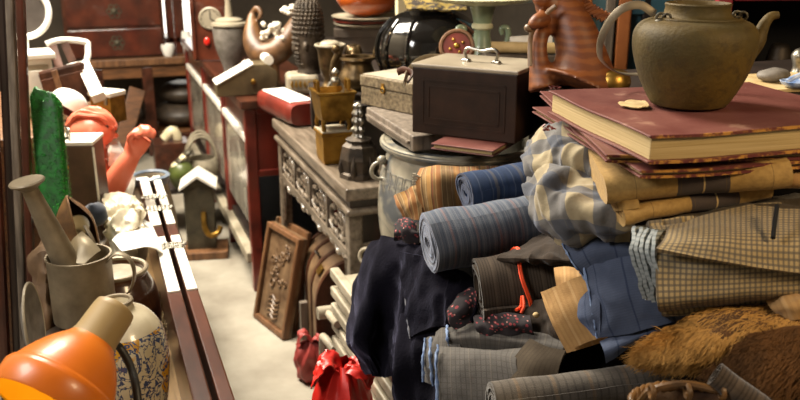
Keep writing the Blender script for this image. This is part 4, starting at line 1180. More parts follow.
b = nb(); ring(b, (0, -.005, .115), .027, .008, (0, 1, .2), 18, 6); obj('mane', b, 'bronze', T)
p = B(336, 2.88, RT_)
T = thing('bronze_pair', 'small silvery bronze figure standing in front of the tall cup', 'figurine', p, CZ)
b = nb(); lathe(b, sm([(.018, 0), (.02, .02), (.012, .05), (.018, .075), (.010, .09), (.014, .105), (.0005, .12)], 4), 14); obj('body', b, 'silver', T)
b = nb(); tube(b, [(-.016, 0, .07), (-.03, -.01, .05), (-.02, -.02, .035)], .005, 6); tube(b, [(.016, 0, .07), (.03, -.01, .05), (.02, -.02, .035)], .005, 6); obj('arms', b, 'silver', T)

# ------------------------------------------------------------------ rear counter
T = thing('rear_counter', 'dark wooden counter behind the altar table', 'counter', (0, 0, 0))
obj('body', bx((1.32, 3.3, .525), (.52, 1.85, 1.05)), 'dark_wood', T, bevel=.004); obj('top', bx((1.32, 3.3, 1.065), (.56, 1.9, .03)), 'dark_wood', T, bevel=.004)
RC = 1.081
def wp(px, t, z=RC): return B(px, t, z)
p = wp(430, 2.9)
T = thing('black_jar', 'large glossy black glazed jar behind the dark brown box', 'jar', p)
b = nb(); lathe(b, [(0, 0), (.08, 0)] + sm([(.09, 0), (.15, .05), (.178, .12), (.168, .19), (.128, .24), (.08, .265)], 5) + [(.085, .278), (.078, .282), (.07, .27), (.07, .2), (0, .19)], 56, f=lambda a, z: 1 + .012 * math.sin(a * 10)); obj('body', b, 'black_glaze', T)
for k in range(3):
    b = nb(); a = 2.9 + k * .5; tube(b, [(.152 * math.cos(a) * s_, .152 * math.sin(a) * s_, z_) for s_, z_ in ((.7, .01), (1.02, .06), (1.19, .12), (1.13, .19), (.86, .24))], .007, 8, smoothn=18); obj('rib', b, 'black_glaze', T)
rows = [[p + RT * x + FH * .06 + V((0, 0, .30)) for x in (-.09, -.03, .03, .10)],
        [p + RT * x - FH * .0 + V((0, 0, .315)) for x in (-.09, -.03, .03, .10)],
        [p + RT * x - FH * .07 + V((0, 0, .305)) for x in (-.09, -.03, .03, .11)],
        [p + RT * x - FH * .115 + V((0, 0, .278)) for x in (-.08, -.03, .03, .11)]]
tag(obj('embroidered_cloth', patch(rows, 30, 20, .006, amp=.006, scale=20), 'embroidery'), 'dark gold embroidered cloth draped over the black jar', 'cloth')
# cardboard box, trays, orange bowl
p = wp(364, 3.85)
X_ = p.x
T = thing('cardboard_box', 'dark cardboard box with lid under the stack of trays', 'box', V((X_, p.y, RC)), CZ)
ws = S(54, 3.85)
obj('body', bx((0, 0, .05), (ws, .16, .10)), 'cardboard', T, bevel=.003); obj('lid', bx((0, 0, .085), (ws + .012, .172, .04)), 'cardboard', T, bevel=.003)
base = V((X_, p.y, RC + .106)); zz = base.z
for i, (rr, hh, m_, lab) in enumerate(((.135, .018, 'dial', 'pale round tray at the bottom of the stack under the orange bowl'), (.146, .014, 'bright_red_wood', 'red lacquer tray in the middle of the stack'), (.162, .018, 'cream_paint', 'pale wide tray on top of the stack under the orange bowl'))):
    b = nb(); lathe(b, [(0, 0), (rr * .8, 0), (rr, hh * .8), (rr, hh), (rr * .94, hh), (rr * .78, hh * .5), (0, hh * .5)], 44, base + V((.01 * i, 0, zz - base.z)))
    tag(obj('tray', b, m_), lab, 'tray'); zz += hh * .85 if i < 2 else hh
    zz += .002
b = nb(); c_ = base + V((.02, 0, zz - base.z - .006)); lathe(b, [(0, 0), (.05, 0)] + sm([(.05, 0), (.10, .02), (.135, .06), (.145, .10)], 5) + [(.14, .10), (.13, .06), (.09, .025), (0, .012)], 48, c_)
tag(obj('orange_bowl', b, 'orange_glaze'), 'orange glazed bowl on top of the tray stack', 'bowl')
b = nb(); q = wp(402, 3.25); box(b, (q.x + .02, q.y + .05, RC + .15), (.05, .03, .30)); tag(obj('cream_tile', b, 'cream_glaze', bevel=.004), 'narrow cream panel standing between orange bowl and black jar', 'panel')
# celadon stand with wide dish
p = wp(480, 2.62)
T = thing('celadon_stand', 'pale green ceramic stand with scrolled handles behind the red gong', 'stand', p, CZ)
b = nb(); lathe(b, [(0, 0), (.045, 0)] + sm([(.045, 0), (.056, .04), (.048, .13), (.03, .19)], 4) + sm([(.03, .19), (.024, .23), (.03, .27), (.04, .305)], 4) + [(0, .305)], 36); obj('stem', b, 'celadon', T)
b = nb(); lathe(b, [(.026, .235), (.032, .24), (.032, .25), (.026, .255)], 30); obj('collar', b, 'pale_green', T)
for s_ in (-1, 1):
    b = nb(); tube(b, [(s_ * .034, -.02, .165), (s_ * .055, -.02, .175), (s_ * .075, -.02, .205), (s_ * .073, -.02, .24), (s_ * .055, -.02, .24), (s_ * .058, -.02, .222)], [.011, .011, .010, .009, .008, .006], 10, smoothn=26); obj('scroll_handle', b, 'celadon', T)
pd = V((p.x, p.y, RC + .306))
b = nb(); rr = S(54, 2.6); lathe(b, [(0, 0), (rr * .3, 0), (rr * .9, .014), (rr, .024), (rr * .97, .027), (rr * .6, .014), (0, .01)], 56, pd); tag(obj('wide_dish', b, 'pale_green'), 'wide pale green dish lying on the celadon stand', 'dish')
b = nb(); q = wp(515, 2.52); T = thing('luggage_chest', 'dark luggage chest with pale rolls on its lid behind the metal box', 'trunk', q, CZ)
obj('body', bx((0, .02, .08), (.19, .18, .16)), 'cardboard', T, bevel=.004); obj('lid', bx((0, .02, .171), (.20, .19, .022)), 'cardboard', T, bevel=.004)
qz = q.z + .183 
b = nb(); tube(b, [V((q.x, q.y, qz + .017)) - RT * .08 - FH * .03, V((q.x, q.y, qz + .017)) + RT * .1 - FH * .055], .016, 18); tag(obj('paper_scroll', b, 'parchment'), 'rolled parchment scroll lying on the dark luggage chest', 'scroll')
b = nb(); tube(b, [V((q.x, q.y, qz + .028)) - RT * .02 + FH * .03, V((q.x, q.y, qz + .022)) + RT * .1 + FH * .03], [.012, .027], 18); tag(obj('paper_cone', b, 'white_paint'), 'white paper cone behind the parchment scroll', 'cone')

# ------------------------------------------------------------------ fish bowl jar, board, boxes
JC = V((.95, 2.105, 0))
T = thing('stool', 'plain dark stool under the large glazed jar', 'stool', JC)
b = nb(); lathe(b, [(0, .455), (.17, .455), (.175, .47), (.17, .499), (0, .499)], 36); obj('seat', b, 'dark_wood', T)
for a in (.8, 2.37, 3.94, 5.5):
    b = nb(); bar(b, (.13 * math.cos(a), .13 * math.sin(a), .46), (.15 * math.cos(a), .15 * math.sin(a), 0), .04, .04); obj('leg', b, 'dark_wood', T)
T = thing('glazed_jar', 'large grey glazed water jar with key pattern band and ring handle', 'jar', JC + V((0, 0, .5)))
b = nb(); lathe(b, [(0, 0), (.13, 0)] + sm([(.13, 0), (.175, .08), (.215, .2), (.238, .31), (.236, .42), (.220, .49), (.208, .515)], 5) + [(.222, .525), (.232, .535), (.232, .547), (.2, .549), (.19, .53), (.2, .4), (.15, .06), (0, .04)], 72); obj('body', b, 'bowl_glaze', T)
b = nb(); ring(b, (0, 0, .541), .224, .009, seg=64); obj('rim', b, 'bowl_rim', T)
b = nb()
for k in range(46):          # raised key fret
    a = 2 * PI * k / 46; rr = .2315
    def q_(da, z): return (rr * math.cos(a + da), rr * math.sin(a + da), z)
    for (d0, z0), (d1, z1) in (((0, .43), (0, .475)), ((0, .475), (.1, .475)), ((.1, .475), (.1, .445)), ((.1, .445), (.045, .445)), ((.045, .445), (.045, .46))):
        sc = .99 if z0 < .46 else .975
        bar(b, V(q_(d0, z0)) * 1, V(q_(d1, z1)) * 1, .004, .005)
b.transform(Matrix.Translation((0, 0, .0)))
for v in b.verts:
    rr = math.hypot(v.co.x, v.co.y); tgt = .2345 - max(0, (v.co.z - .425)) * .22; f = 1 + (tgt - .2315) / .2315; v.co.x *= f; v.co.y *= f
o = obj('key_fret', b, 'fret', T, smooth=False); o['label'] = 'raised key fret band'
for a in (3.02,):
    c_ = V((.232 * math.cos(a), .232 * math.sin(a), .50)); b = nb(); ring(b, c_ + V((math.cos(a), math.sin(a), 0)) * .006 - V((0, 0, .03)), .024, .0055, (-math.sin(a), math.cos(a), .0), 22, 8); ball(b, c_, (.014, .014, .013), 12); obj('ring_handle', b, 'bowl_rim', T)
BZ = .5 + .553
pa = PZ(366, 108, 1.10); 
T = thing('wooden_board', 'grey wooden board lying across the mouth of the glazed jar', 'board', V((0, 0, 0)))
c0 = PZ(366, 107, 1.098); c1 = PZ(428, 146, 1.098)
dx = (c1 - c0).normalized(); dx.z = 0; dx.normalize(); dy = V((-dx.y, dx.x, 0))
L0 = .40
b = nb(); prism(b, [c0 - V((0, 0, .042)), c0 + dx * L0 - V((0, 0, .042)), c0 + dx * L0 + dy * .30 - V((0, 0, .042)), c0 + dy * .30 - V((0, 0, .042))], (0, 0, .042))
obj('plank', b, 'grey_wood', T, bevel=.004)
b = nb(); c0b = c0 - V((0, 0, .006)) - dy * .004
bar(b, c0b + dx * .02 - V((0, 0, .014)), c0b + dx * .38 - V((0, 0, .014)), .006, .008); obj('moulding', b, 'grey_wood', T)
B2 = 1.099
# beige studded box
c0 = PZ(361, 104, B2)
T = thing('studded_box', 'beige flat box with studded sides and small clasp beside the dark metal box', 'box', V((c0.x, c0.y, B2)), CZ - 46)
obj('body', bx((.11, .075, .028), (.22, .15, .055)), 'studded', T, bevel=.003); obj('lid', bx((.11, .075, .073), (.224, .154, .032)), 'studded', T, bevel=.003)
obj('top', bx((.11, .075, .0905), (.21, .14, .004)), 'beige_box', T, bevel=.001)
b = nb(); ring(b, (.10, -.004, .055), .008, .0025, (0, 1, 0), 14, 6); box(b, (.10, -.002, .066), (.012, .006, .018)); obj('clasp', b, 'brass', T)
# dark metal box with handle
c0 = PZ(431, 149, B2)
T = thing('red_book', 'worn red brown book lying under the dark metal box', 'book', V((c0.x, c0.y, B2)), CZ - 28)
obj('pages', bx((.08, .08, .007), (.15, .15, .009)), 'pages', T, bevel=.001); obj('cover', bx((.08, .079, .013), (.16, .16, .003)), 'book_cover', T, bevel=.001); obj('back_cover', bx((.08, .079, .0015), (.16, .16, .003)), 'book_cover', T, bevel=.001)
B2 += .0155
pf0 = PZ(412, 132, B2)
T = thing('metal_box', 'dark brown metal box with lit grey painted lid and bent wire handle', 'box', V((pf0.x, pf0.y, B2)), CZ - 28)
BW, BD, BH = .275, .20, .165
obj('body', bx((BW / 2, BD / 2, BH / 2), (BW, BD, BH)), 'box_brown', T, bevel=.003)
obj('lid', bx((BW / 2, BD / 2, BH + .004), (BW + .006, BD + .006, .010)), 'box_lid_lit', T, bevel=.003)  # grey-beige colour holds the light reflected off the dark lid
b = nb()
for (x0, z0, x1, z1) in ((.03, .025, BW - .03, BH - .03), (.045, .04, BW - .045, BH - .045)):
    for p0, p1 in (((x0, z0), (x1, z0)), ((x1, z0), (x1, z1)), ((x1, z1), (x0, z1)), ((x0, z1), (x0, z0))):
        bar(b, (p0[0], -.0005, p0[1]), (p1[0], -.0005, p1[1]), .005, .003)
obj('raised_border', b, 'box_brown', T, smooth=False)
hz = BH + .009
hx0, hx1, hy = .105, .185, .09
b = nb(); tube(b, [(hx0, hy, hz + .006), (hx0 - .004, hy, hz + .024), (hx0 + .008, hy, hz + .033), (BW / 2 + .01, hy, hz + .028), (hx1 - .008, hy, hz + .033), (hx1 + .004, hy, hz + .024), (hx1, hy, hz + .006)], .0042, 10, smoothn=40); obj('handle', b, 'steel', T)
for x in (hx0, hx1):
    b = nb(); ball(b, (x, hy, hz + .002), (.014, .009, .006), 14); ball(b, (x + .01, hy - .012, hz + .003), (.006, .006, .005), 10); obj('handle_mount', b, 'steel', T)
# gong disc behind box
p = B(457, 2.43, 1.10); c_ = P(457, 47, 2.40)
Tz = 1.10
c_ = V((c_.x, c_.y, c_.z))
T = thing_axes('gong_drum', 'small round drum with red face and brass boss behind the metal box', 'drum', c_, (0, 0, 1), (-FW + RT * -.15 + V((0, 0, .15))))
r_ = S(18, 2.4)
b = nb(); lathe(b, [(0, -.02), (r_ * .95, -.02), (r_, -.014), (r_, .008), (r_ * .93, .013), (r_ * .82, .013), (r_ * .78, .008), (0, .008)], 44); obj('hoop', b, 'mid_wood', T)
b = nb(); lathe(b, [(0, .0082), (r_ * .76, .0082), (r_ * .74, .011), (0, .012)], 40); obj('red_face', b, 'gong_red', T)
b = nb(); ball(b, (0, 0, .012), (.009, .009, .006), 12)
for k in range(4): ball(b, (.02 * math.cos(k * PI / 2 + .5), .02 * math.sin(k * PI / 2 + .5), .012), (.005, .005, .003), 8)
obj('boss', b, 'brass', T)
zb = c_.z - 1.10
b = nb(); bar(b, (-zb, 0, -.01), (-r_ * .9, 0, -.01), .02, .014); obj('foot', b, 'mid_wood', T)
# pale straps beside the box
T = thing('strap_bundle', 'dusty brown leather strap curling beside the dark metal box', 'strap', P(404, 84, 2.3))
b = nb(); tube(b, [P(440, 58, 2.42), P(428, 58, 2.38), P(417, 62, 2.33), P(408, 72, 2.28), P(404, 84, 2.25)], .011, 8, flat=.3, smoothn=30); obj('strap', b, 'paper', T, world=True)
b = nb(); tube(b, [P(398, 72, 2.3), P(404, 70, 2.28), P(412, 74, 2.26), P(408, 82, 2.25)], .010, 8, flat=.4, smoothn=20); obj('buckle_end', b, 'leather_brown', T, world=True)

# ================================================================== under the altar table
q = PZ(277, 332, 0)
n_ = (RT * -.35 - FH * 1.0).normalized(); 
xa_, xb_ = PZ(262, 316, 0), PZ(290, 338, 0)
xv = (xb_ - xa_).normalized(); bk_ = V((-xv.y, xv.x, 0)); bk_ = bk_ if bk_.x > 0 else -bk_
T = thing_axes('carved_plaque', 'framed carved wooden plaque leaning under the altar table', 'plaque', (xa_ + xb_) / 2 - bk_ * .02, xv, (V((0, 0, 1)) + bk_ * .22))
PW, PH = (xb_ - xa_).length, .43
obj('back_board', bx((0, .012, PH / 2), (PW + .02, .02, PH)), 'carved_wood', T, bevel=.004)
obj('panel', bx((0, .0, PH / 2), (PW - .03, .012, PH - .05)), 'carved_wood', T, bevel=.003)
for x in (-PW / 2, PW / 2): obj('frame_rail', bx((x, -.006, PH / 2), (.022, .03, PH)), 'mid_wood', T, bevel=.005)
for z in (.012, PH - .012): obj('frame_rail', bx((0, -.006, z), (PW, .03, .024)), 'mid_wood', T, bevel=.005)
b = nb(); rng = random.Random(8)
for k in range(15):
    z = .19 + .012 * k; x = rng.uniform(-.35, .35) * (PW - .06)
    ring(b, (x, -.008, z), rng.uniform(.009, .016), .0045, (0, 1, rng.uniform(-.2, .2)), 14, 6)
    ball(b, (x * .6, -.008, z + .008), (.009, .006, .008), 8)
for k in range(5): tube(b, [(-.045, -.007, .05 + k * .02), (-.015, -.009, .06 + k * .02), (.015, -.009, .046 + k * .02), (.045, -.007, .058 + k * .02)], .005, 6, smoothn=14)
ring(b, (0, -.007, .345), .05, .005, (0, 1, 0), 24, 6, .2, PI - .2)
obj('relief', b, 'carved_wood', T)
q = PZ(268, 318, 0)
T = thing_axes('carved_board', 'second carved board with plain edge leaning behind the framed plaque', 'board', (xa_ + xb_) / 2 - xv * .035 + bk_ * .045, xv, (V((0, 0, 1)) + bk_ * .20))
obj('board', bx((0, .0, .215), (PW, .018, .43)), 'mid_wood', T, bevel=.004); obj('edge', bx((-PW / 2, -.004, .215), (.014, .03, .43)), 'carved_wood', T, bevel=.004)
# domed trunk
T = thing('domed_trunk', 'brown leather domed trunk standing on end under the altar table', 'trunk', V((.845, 3.02, 0)), -6)
def dome(y0, y1, r, zb_, k=1):
    b = nb(); pts = [(-r, y0, zb_)] + [(r * math.cos(a), y0, .26 + r * 1.28 * math.sin(a)) for a in [PI - PI * i / 24 for i in range(25)]] + [(r, y0, zb_)]
    prism(b, pts, (0, y1 - y0, 0)); return b
obj('body', dome(-.20, .20, .128, .0), 'carved_wood', T, ang=30)
for y in (-.19, -.06, .07, .19): obj('band', dome(y - .012, y + .012, .132, .004), 'leather_brown', T, ang=30)
b = nb(); pts = [(-.11, -.203, .02)] + [(.11 * math.cos(a), -.203, .26 + .14 * math.sin(a)) for a in [PI - PI * i / 24 for i in range(25)]] + [(.11, -.203, .02)]
prism(b, pts, (0, .004, 0)); obj('end_panel', b, 'leather_brown', T, smooth=False)
obj('label', bx((-.102, -.12, .375), (.004, .05, .035), (0, rad(38), 0)), 'brass', T, bevel=.001)
b = nb(); ring(b, (-.088, .0, .39), .02, .004, (.6, 0, .5), 16, 6); obj('ring', b, 'dark_bronze', T)
# bench stool leg
b = nb(); bar(b, PZ(305, 347, 0), PZ(305, 347, 0) + V((0, 0, .20)), .03, .025)
tag(obj('wooden_post', b, 'grey_wood', bevel=.003), 'short grey wooden post beside the dull red bag', 'post')

# ================================================================== slatted bench
T = thing('slatted_bench', 'cream painted slatted bench carrying the heap of cloth', 'bench', (0, 0, 0))
XB = .615; YA, YZ = .75, 2.275
for z in (.63, .572, .518, .464, .410, .356):
    obj('slat', bx((XB, (YA + YZ) / 2, z), (.028, YZ - YA, .030)), 'cream_paint', T, bevel=.005)
obj('seat', bx((.91, (YA + 1.42) / 2, .60), (.56, 1.42 - YA, .03)), 'cream_paint', T, bevel=.004)
obj('seat_rail', bx((.70, (YA + YZ) / 2, .60), (.12, YZ - YA, .03)), 'cream_paint', T, bevel=.004)
for x, y in ((XB + .028, YZ - .02), (XB + .028, YA + .03), (XB + .03, 1.5)):
    obj('leg', bx((x, y, .29), (.034, .04, .58)), 'cream_paint', T, bevel=.005)
for x, y in ((1.16, YA + .03), (1.16, 1.38)):
    obj('leg', bx((x, y, .29), (.034, .04, .58)), 'cream_paint', T, bevel=.005)
b = nb(); q = PX(327, 312, .60); tube(b, [q + V((.03, .0, 0)), q - V((.03, 0, 0))], .020, 18); tube(b, [q, q + V((0, -.12, .012))], .012, 10); obj('scroll_end', b, 'cream_paint', T)
b = nb(); q = PX(323, 348, .60); tube(b, [V((q.x, q.y, q.z - .12)), V((q.x, q.y, q.z + .02)), V((q.x, q.y - .02, q.z + .045)), V((q.x + .01, q.y - .10, q.z + .04))], .013, 10, smoothn=30); obj('bracket', b, 'cream_paint', T)
b = nb(); ring(b, PX(366, 256, .70), .021, .006, (RT * .4 + FW * .9), 22, 8); 
q = PX(366, 256, .70); tube(b, [q - UPV * .02, V((q.x, q.y, .61))], .006, 8); obj('loop_handle', b, 'cream_paint', T)

# red bags
def bag(name, c, rx, ry, h, m, lab, seed):
    T = thing(name, lab, 'plastic bag', c, CZ)
    b = nb(); lathe(b, [(0, 0)] + sm([(.6, 0), (.92, .1), (1.0, .35), (.97, .6), (.82, .8), (.55, .92), (.3, .98)], 6), 56)
    rng_ = V((seed, 1, 2))
    for v in b.verts:
        a = math.atan2(v.co.y, v.co.x); k = 1 + .08 * math.sin(a * 7 + v.co.z * 4 + seed) * (.3 + v.co.z) + .06 * math.sin(a * 13 - v.co.z * 9) * v.co.z + .26 * noise.noise(V((math.cos(a) * 2, math.sin(a) * 2, v.co.z * 3)) + rng_)
        v.co = V((v.co.x * rx * k, v.co.y * ry * k, v.co.z * h))
    obj('body', b, m, T)
    for s_ in (-1, 1):
        z = h * .93; dz_ = .04 if s_ < 0 else .02
        rows = [[V((s_ * rx * .05, -ry * .3, z)), V((s_ * rx * .05, ry * .3, z))], [V((s_ * rx * .3, -ry * .5, z + dz_)), V((s_ * rx * .3, ry * .4, z + dz_))], [V((s_ * rx * .6, -ry * .55, z + dz_ * .6)), V((s_ * rx * .7, ry * .3, z + dz_))], [V((s_ * rx * .85, -ry * .5, z - .02)), V((s_ * rx * .9, ry * .2, z - .01))]]
        M_ = TM[T.name]; rows = [[M_ @ q for q in r_] for r_ in rows]
        obj('knot_ear', patch(rows, 16, 20, .003, amp=.010, scale=34, seed=seed, ridge=.006, rscale=30), m, T, world=True)
p = PZ(313, 384, 0)
bag('red_bag', PZ(313, 378, 0), .062, .06, .16, 'dull_red_plastic', 'dull red patterned plastic bag on the floor under the table edge', 3)
bag('red_bag', V((.505, PX(343, 375, .505).y, 0)), .080, .10, .60, 'red_plastic', 'bright red plastic bag standing against the slatted bench', 7)
# ================================================================== right hand stack: support, books, teapot
T = thing('dark_cupboard', 'dark cupboard carrying the carved animal behind the cloth heap', 'cupboard', (0, 0, 0))
obj('body', bx((1.49, 1.665, .615), (.94, .40, 1.23)), 'dark_wood', T, bevel=.004); obj('top', bx((1.49, 1.665, 1.2425), (.96, .42, .025)), 'dark_wood', T, bevel=.004)
obj('body', bx((1.62, 1.26, .615), (.68, .40, 1.23)), 'dark_wood', T, bevel=.004); obj('top', bx((1.62, 1.25, 1.2425), (.70, .41, .025)), 'dark_wood', T, bevel=.004)
CU = 1.256
# heap of black blankets carrying everything
rows = [[P(px, py, t) for px, t in zip((455, 500, 550, 620, 720, 810), ts)] for py, ts in (
    (185, (2.02, 1.98, 1.88, 1.60, 1.50, 1.50)),
    (215, (2.0, 1.95, 1.80, 1.52, 1.44, 1.42)),
    (270, (1.98, 1.86, 1.72, 1.52, 1.38, 1.36)),
    (335, (1.97, 1.80, 1.66, 1.50, 1.34, 1.30)),
    (420, (1.96, 1.74, 1.60, 1.46, 1.32, 1.28)))] + [[B(px, t, .65) for px, t in zip((455, 500, 550, 620, 720, 810), (1.93, 1.72, 1.58, 1.44, 1.32, 1.28))]]
tag(obj('black_blanket', patch(rows, 60, 50, .03, amp=.018, scale=9, ridge=.006, rscale=9), 'blanket_black'), 'black blankets heaped under and between all the folded cloths', 'blanket')
# books
EX = (RT * math.cos(rad(14)) + FH * math.sin(rad(14))); EY = V((-EX.y, EX.x, 0))
RZ = math.degrees(math.atan2(EX.y, EX.x))
def book(name, near, w, d, z0, h, lab, hard=.0032, rz=0, over=.006):
    """near: the corner nearest the camera"""
    T = thing(name, lab, 'book', V((near.x, near.y, z0)), RZ + rz)
    def warp(b, k=.004):
        for v in b.verts: v.co.z += k * noise.noise(V((v.co.x * 6, v.co.y * 6, z0 * 9)))
        return b
    def slab(x0, x1, y0, y1, za, zb, cut=14):
        b = nb(); box(b, ((x0 + x1) / 2, (y0 + y1) / 2, (za + zb) / 2), (x1 - x0, y1 - y0, zb - za))
        bmesh.ops.subdivide_edges(b, edges=[e for e in b.edges if (e.verts[0].co - e.verts[1].co).length > .1], cuts=cut, use_grid_fill=True)
        return warp(b)
    obj('pages', slab(over, w - over, over, d - over, hard, h - hard), 'pages', T, bevel=.001)
    obj('cover', slab(0, w, 0, d, h - hard, h), 'book_cover', T, bevel=.0015)
    obj('back_cover', slab(0, w, 0, d, 0, hard), 'book_cover', T, bevel=.0015)
    for za in (h - hard - .0002, -.0002):
        obj('cover_edge', slab(.002, w, -.0008, .0015, za, za + hard + .0004), 'book_edge', T, smooth=True)
    return T
zA, zB, zC = 1.2675, 1.280, 1.2925
n3 = PZ(640, 170, zA + .012); n2 = PZ(606, 154, zB + .012); n1 = PZ(650, 135, 1.333)
book('red_book', n3, .40, .45, zA, .0115, 'lowest thin red book of the stack with gold worn edge', rz=-3)
bk = book('red_book', n2, .40, .50, zB, .0115, 'middle red book with worn gilt corner sticking out of the stack', rz=-12)
bk = book('red_book', n1, .40, .345, zC, .0405, 'thick red book with yellowed pages on top of the stack beneath the teapot', hard=.004)
zT = zC + .043
b = nb(); m_ = TM[bk.name]
rows = [[PZ(x_, y_, zT + .001) for x_, y_ in r_] for r_ in (((622, 101), (632, 100), (645, 101)), ((618, 103), (634, 103), (649, 104)), ((622, 105), (636, 107), (648, 107)))]
tag(obj('torn_paper', patch(rows, 14, 10, .0012, amp=.002, scale=60), 'parchment'), 'torn yellowed scrap of paper on the top red book', 'paper')
# corner tatters
for i, (px, py, z) in enumerate(((557, 88, zT - .003), (548, 128, zC - .001))):
    q = PZ(px, py, z); b = nb()
    for k in range(9): box(b, q + V((random.uniform(-.010, .008), random.uniform(-.010, .010), random.uniform(-.004, .003))), (.007, .004, .0015), (random.uniform(-.7, .7), random.uniform(-.7, .7), random.random() * 3))
    o = obj('frayed_corner', b, 'maroon', bk, world=True)
# teapot
p = B(688, 1.36, zT + .0008)
T = thing('teapot', 'old brown bronze teapot without lid standing on the red books', 'teapot', p, CZ)
b = nb()
lathe(b, [(0, .0), (.050, 0)] + sm([(.058, .0), (.066, .012), (.081, .042), (.0915, .076), (.0945, .100), (.0915, .116), (.082, .127), (.068, .1325)], 5) + [(.058, .1345), (.052, .137), (.050, .141), (.0485, .150), (.050, .155), (.048, .157), (.045, .155), (.045, .138), (.07, .12), (.085, .09), (.05, .01), (0, .008)], 72)
obj('body', b, 'teapot_bronze', T, ang=60)
b = nb(); ring(b, (0, 0, .1335), .064, .0028, seg=56); obj('shoulder_cord', b, 'teapot_bronze', T)
b = nb(); tube(b, [(.078, 0, .080), (.096, 0, .098), (.102, 0, .112), (.107, 0, .126), (.115, 0, .136), (.126, 0, .138)], [.022, .015, .0105, .0085, .007, .0055], 18, up=(0, 1, 0), smoothn=26); obj('spout', b, 'teapot_bronze', T)
for x, y in ((-.062, -.02), (.066, .01)):
    b = nb(); ring(b, (x, y, .136), .0065, .0024, (0, 1, 0), 16, 6); ring(b, (x + .008, y - .004, .136), .006, .0022, (.4, 1, .2), 14, 6); ball(b, (x, y, .131), (.009, .009, .005), 12); obj('lug', b, 'zinc_dark', T)
b = nb()
tube(b, [P(655, 14, 1.335), P(640, 5, 1.335), P(622, 9, 1.34), P(608, 24, 1.36), P(600, 44, 1.39), P(603, 62, 1.43), P(625, 74, 1.48), P(665, 70, 1.49), P(700, 52, 1.48), P(722, 30, 1.44), P(735, 17, 1.40)], .0068, 10, flat=.22, up=UPV * .7 + RT * .7, smoothn=80)
obj('handle', b, 'zinc', T, world=True)

# carved animal
T = thing('carved_animal', 'orange brown striped wooden animal with arched neck behind the books', 'carving', B(565, 1.93, CU), CZ)
def A_(px, py, t=1.93): return P(px, py, t)
b = nb()
tube(b, [B(578, 1.93, CU), A_(582, 78), A_(580, 52), A_(573, 28), A_(564, 8), A_(556, -8)], [S(42, 1.93), S(34, 1.93), S(25, 1.93), S(21, 1.93), S(16, 1.93), S(12, 1.93)], 24, smoothn=24)
tube(b, [A_(568, 14), A_(554, 14), A_(545, 22), A_(539, 40), A_(539, 62), B(545, 1.93, CU)], [S(13, 1.93), S(12, 1.93), S(10, 1.93), S(9, 1.93), S(10, 1.93), S(17, 1.93)], 18, smoothn=26)
tube(b, [A_(545, 18, 1.9), A_(536, 22, 1.88), A_(530, 28, 1.88)], [.02, .017, .010], 12, smoothn=8)
ball(b, A_(548, 4), (.03, .035, .032), 16); ball(b, A_(541, 0, 1.9), (.02, .02, .018), 12)
tube(b, [A_(575, 0), A_(584, -14)], [.025, .01], 10)
obj('body', b, 'tiger_wood', T, remesh=.0055, world=True)
b = nb(); tube(b, [A_(556, 6, 1.87), A_(548, 12, 1.88), A_(543, 20, 1.89), A_(541, 24, 1.90), A_(533, 30, 1.90), A_(530, 44, 1.91), A_(530, 66, 1.91)], .0055, 8, smoothn=30); ball(b, A_(529, 28, 1.885), (.012, .01, .01), 12)
obj('pale_edge', b, 'carved_wood', T, world=True)
b = nb()
for k in range(12):
    f = k / 11; c_ = A_(568 + 18 * f + 14 * f * f, -2 + 22 * f, 1.93); tube(b, [c_, c_ + RT * .022 + UPV * .012, c_ + RT * .034 - UPV * .002], [.007, .006, .002], 6)
obj('mane', b, 'tiger_wood', T, world=True)

# things beyond the teapot
b = nb(); q = PZ(785, 84, CU + .004); box(b, (0, 0, .004), (.42, .20, .008)); b.transform(Matrix.Translation((q.x + .08, q.y + .02, CU)) @ Matrix.Rotation(rad(-4), 4, 'Z')); tag(obj('paper_board', b, 'parchment', bevel=.001), 'pale paper board on the cupboard beyond the teapot', 'board')
q = B(773, 1.98, CU + .009); b = nb(); ball(b, q + V((0, 0, .014)), (S(18, 1.98), .028, .016), 24); wrinkle(b, .004, 30, 1); tag(obj('pebble', b, 'grey_stone'), 'smooth grey pebble on the paper board beyond the teapot', 'stone')
q = B(795, 1.9, CU + .009)
T = thing('porcelain_spoon', 'blue and white porcelain dish near the grey pebble', 'dish', q, CZ)
b = nb(); lathe(b, [(0, 0), (.016, 0)] + sm([(.016, 0), (.028, .006), (.034, .014)], 3) + [(.032, .015), (.02, .007), (0, .005)], 28); obj('bowl', b, 'blue_white', T)
b = nb(); tube(b, [(-.02, 0, .012), (-.005, 0, .022), (.018, .0, .030)], [.007, .006, .007], 8, smoothn=10); obj('handle', b, 'blue_white', T)
q = B(798, 2.12, CU + .001); b = nb(); lathe(b, [(0, 0), (.02, 0)] + sm([(.02, 0), (.015, .02), (.022, .045), (.014, .06), (.0005, .066)], 4), 24, q); tag(obj('glint_pot', b, 'silver'), 'small silver pot added for a glint on the cupboard beyond the pebble', 'pot')  # added pot that only supplies a white glint

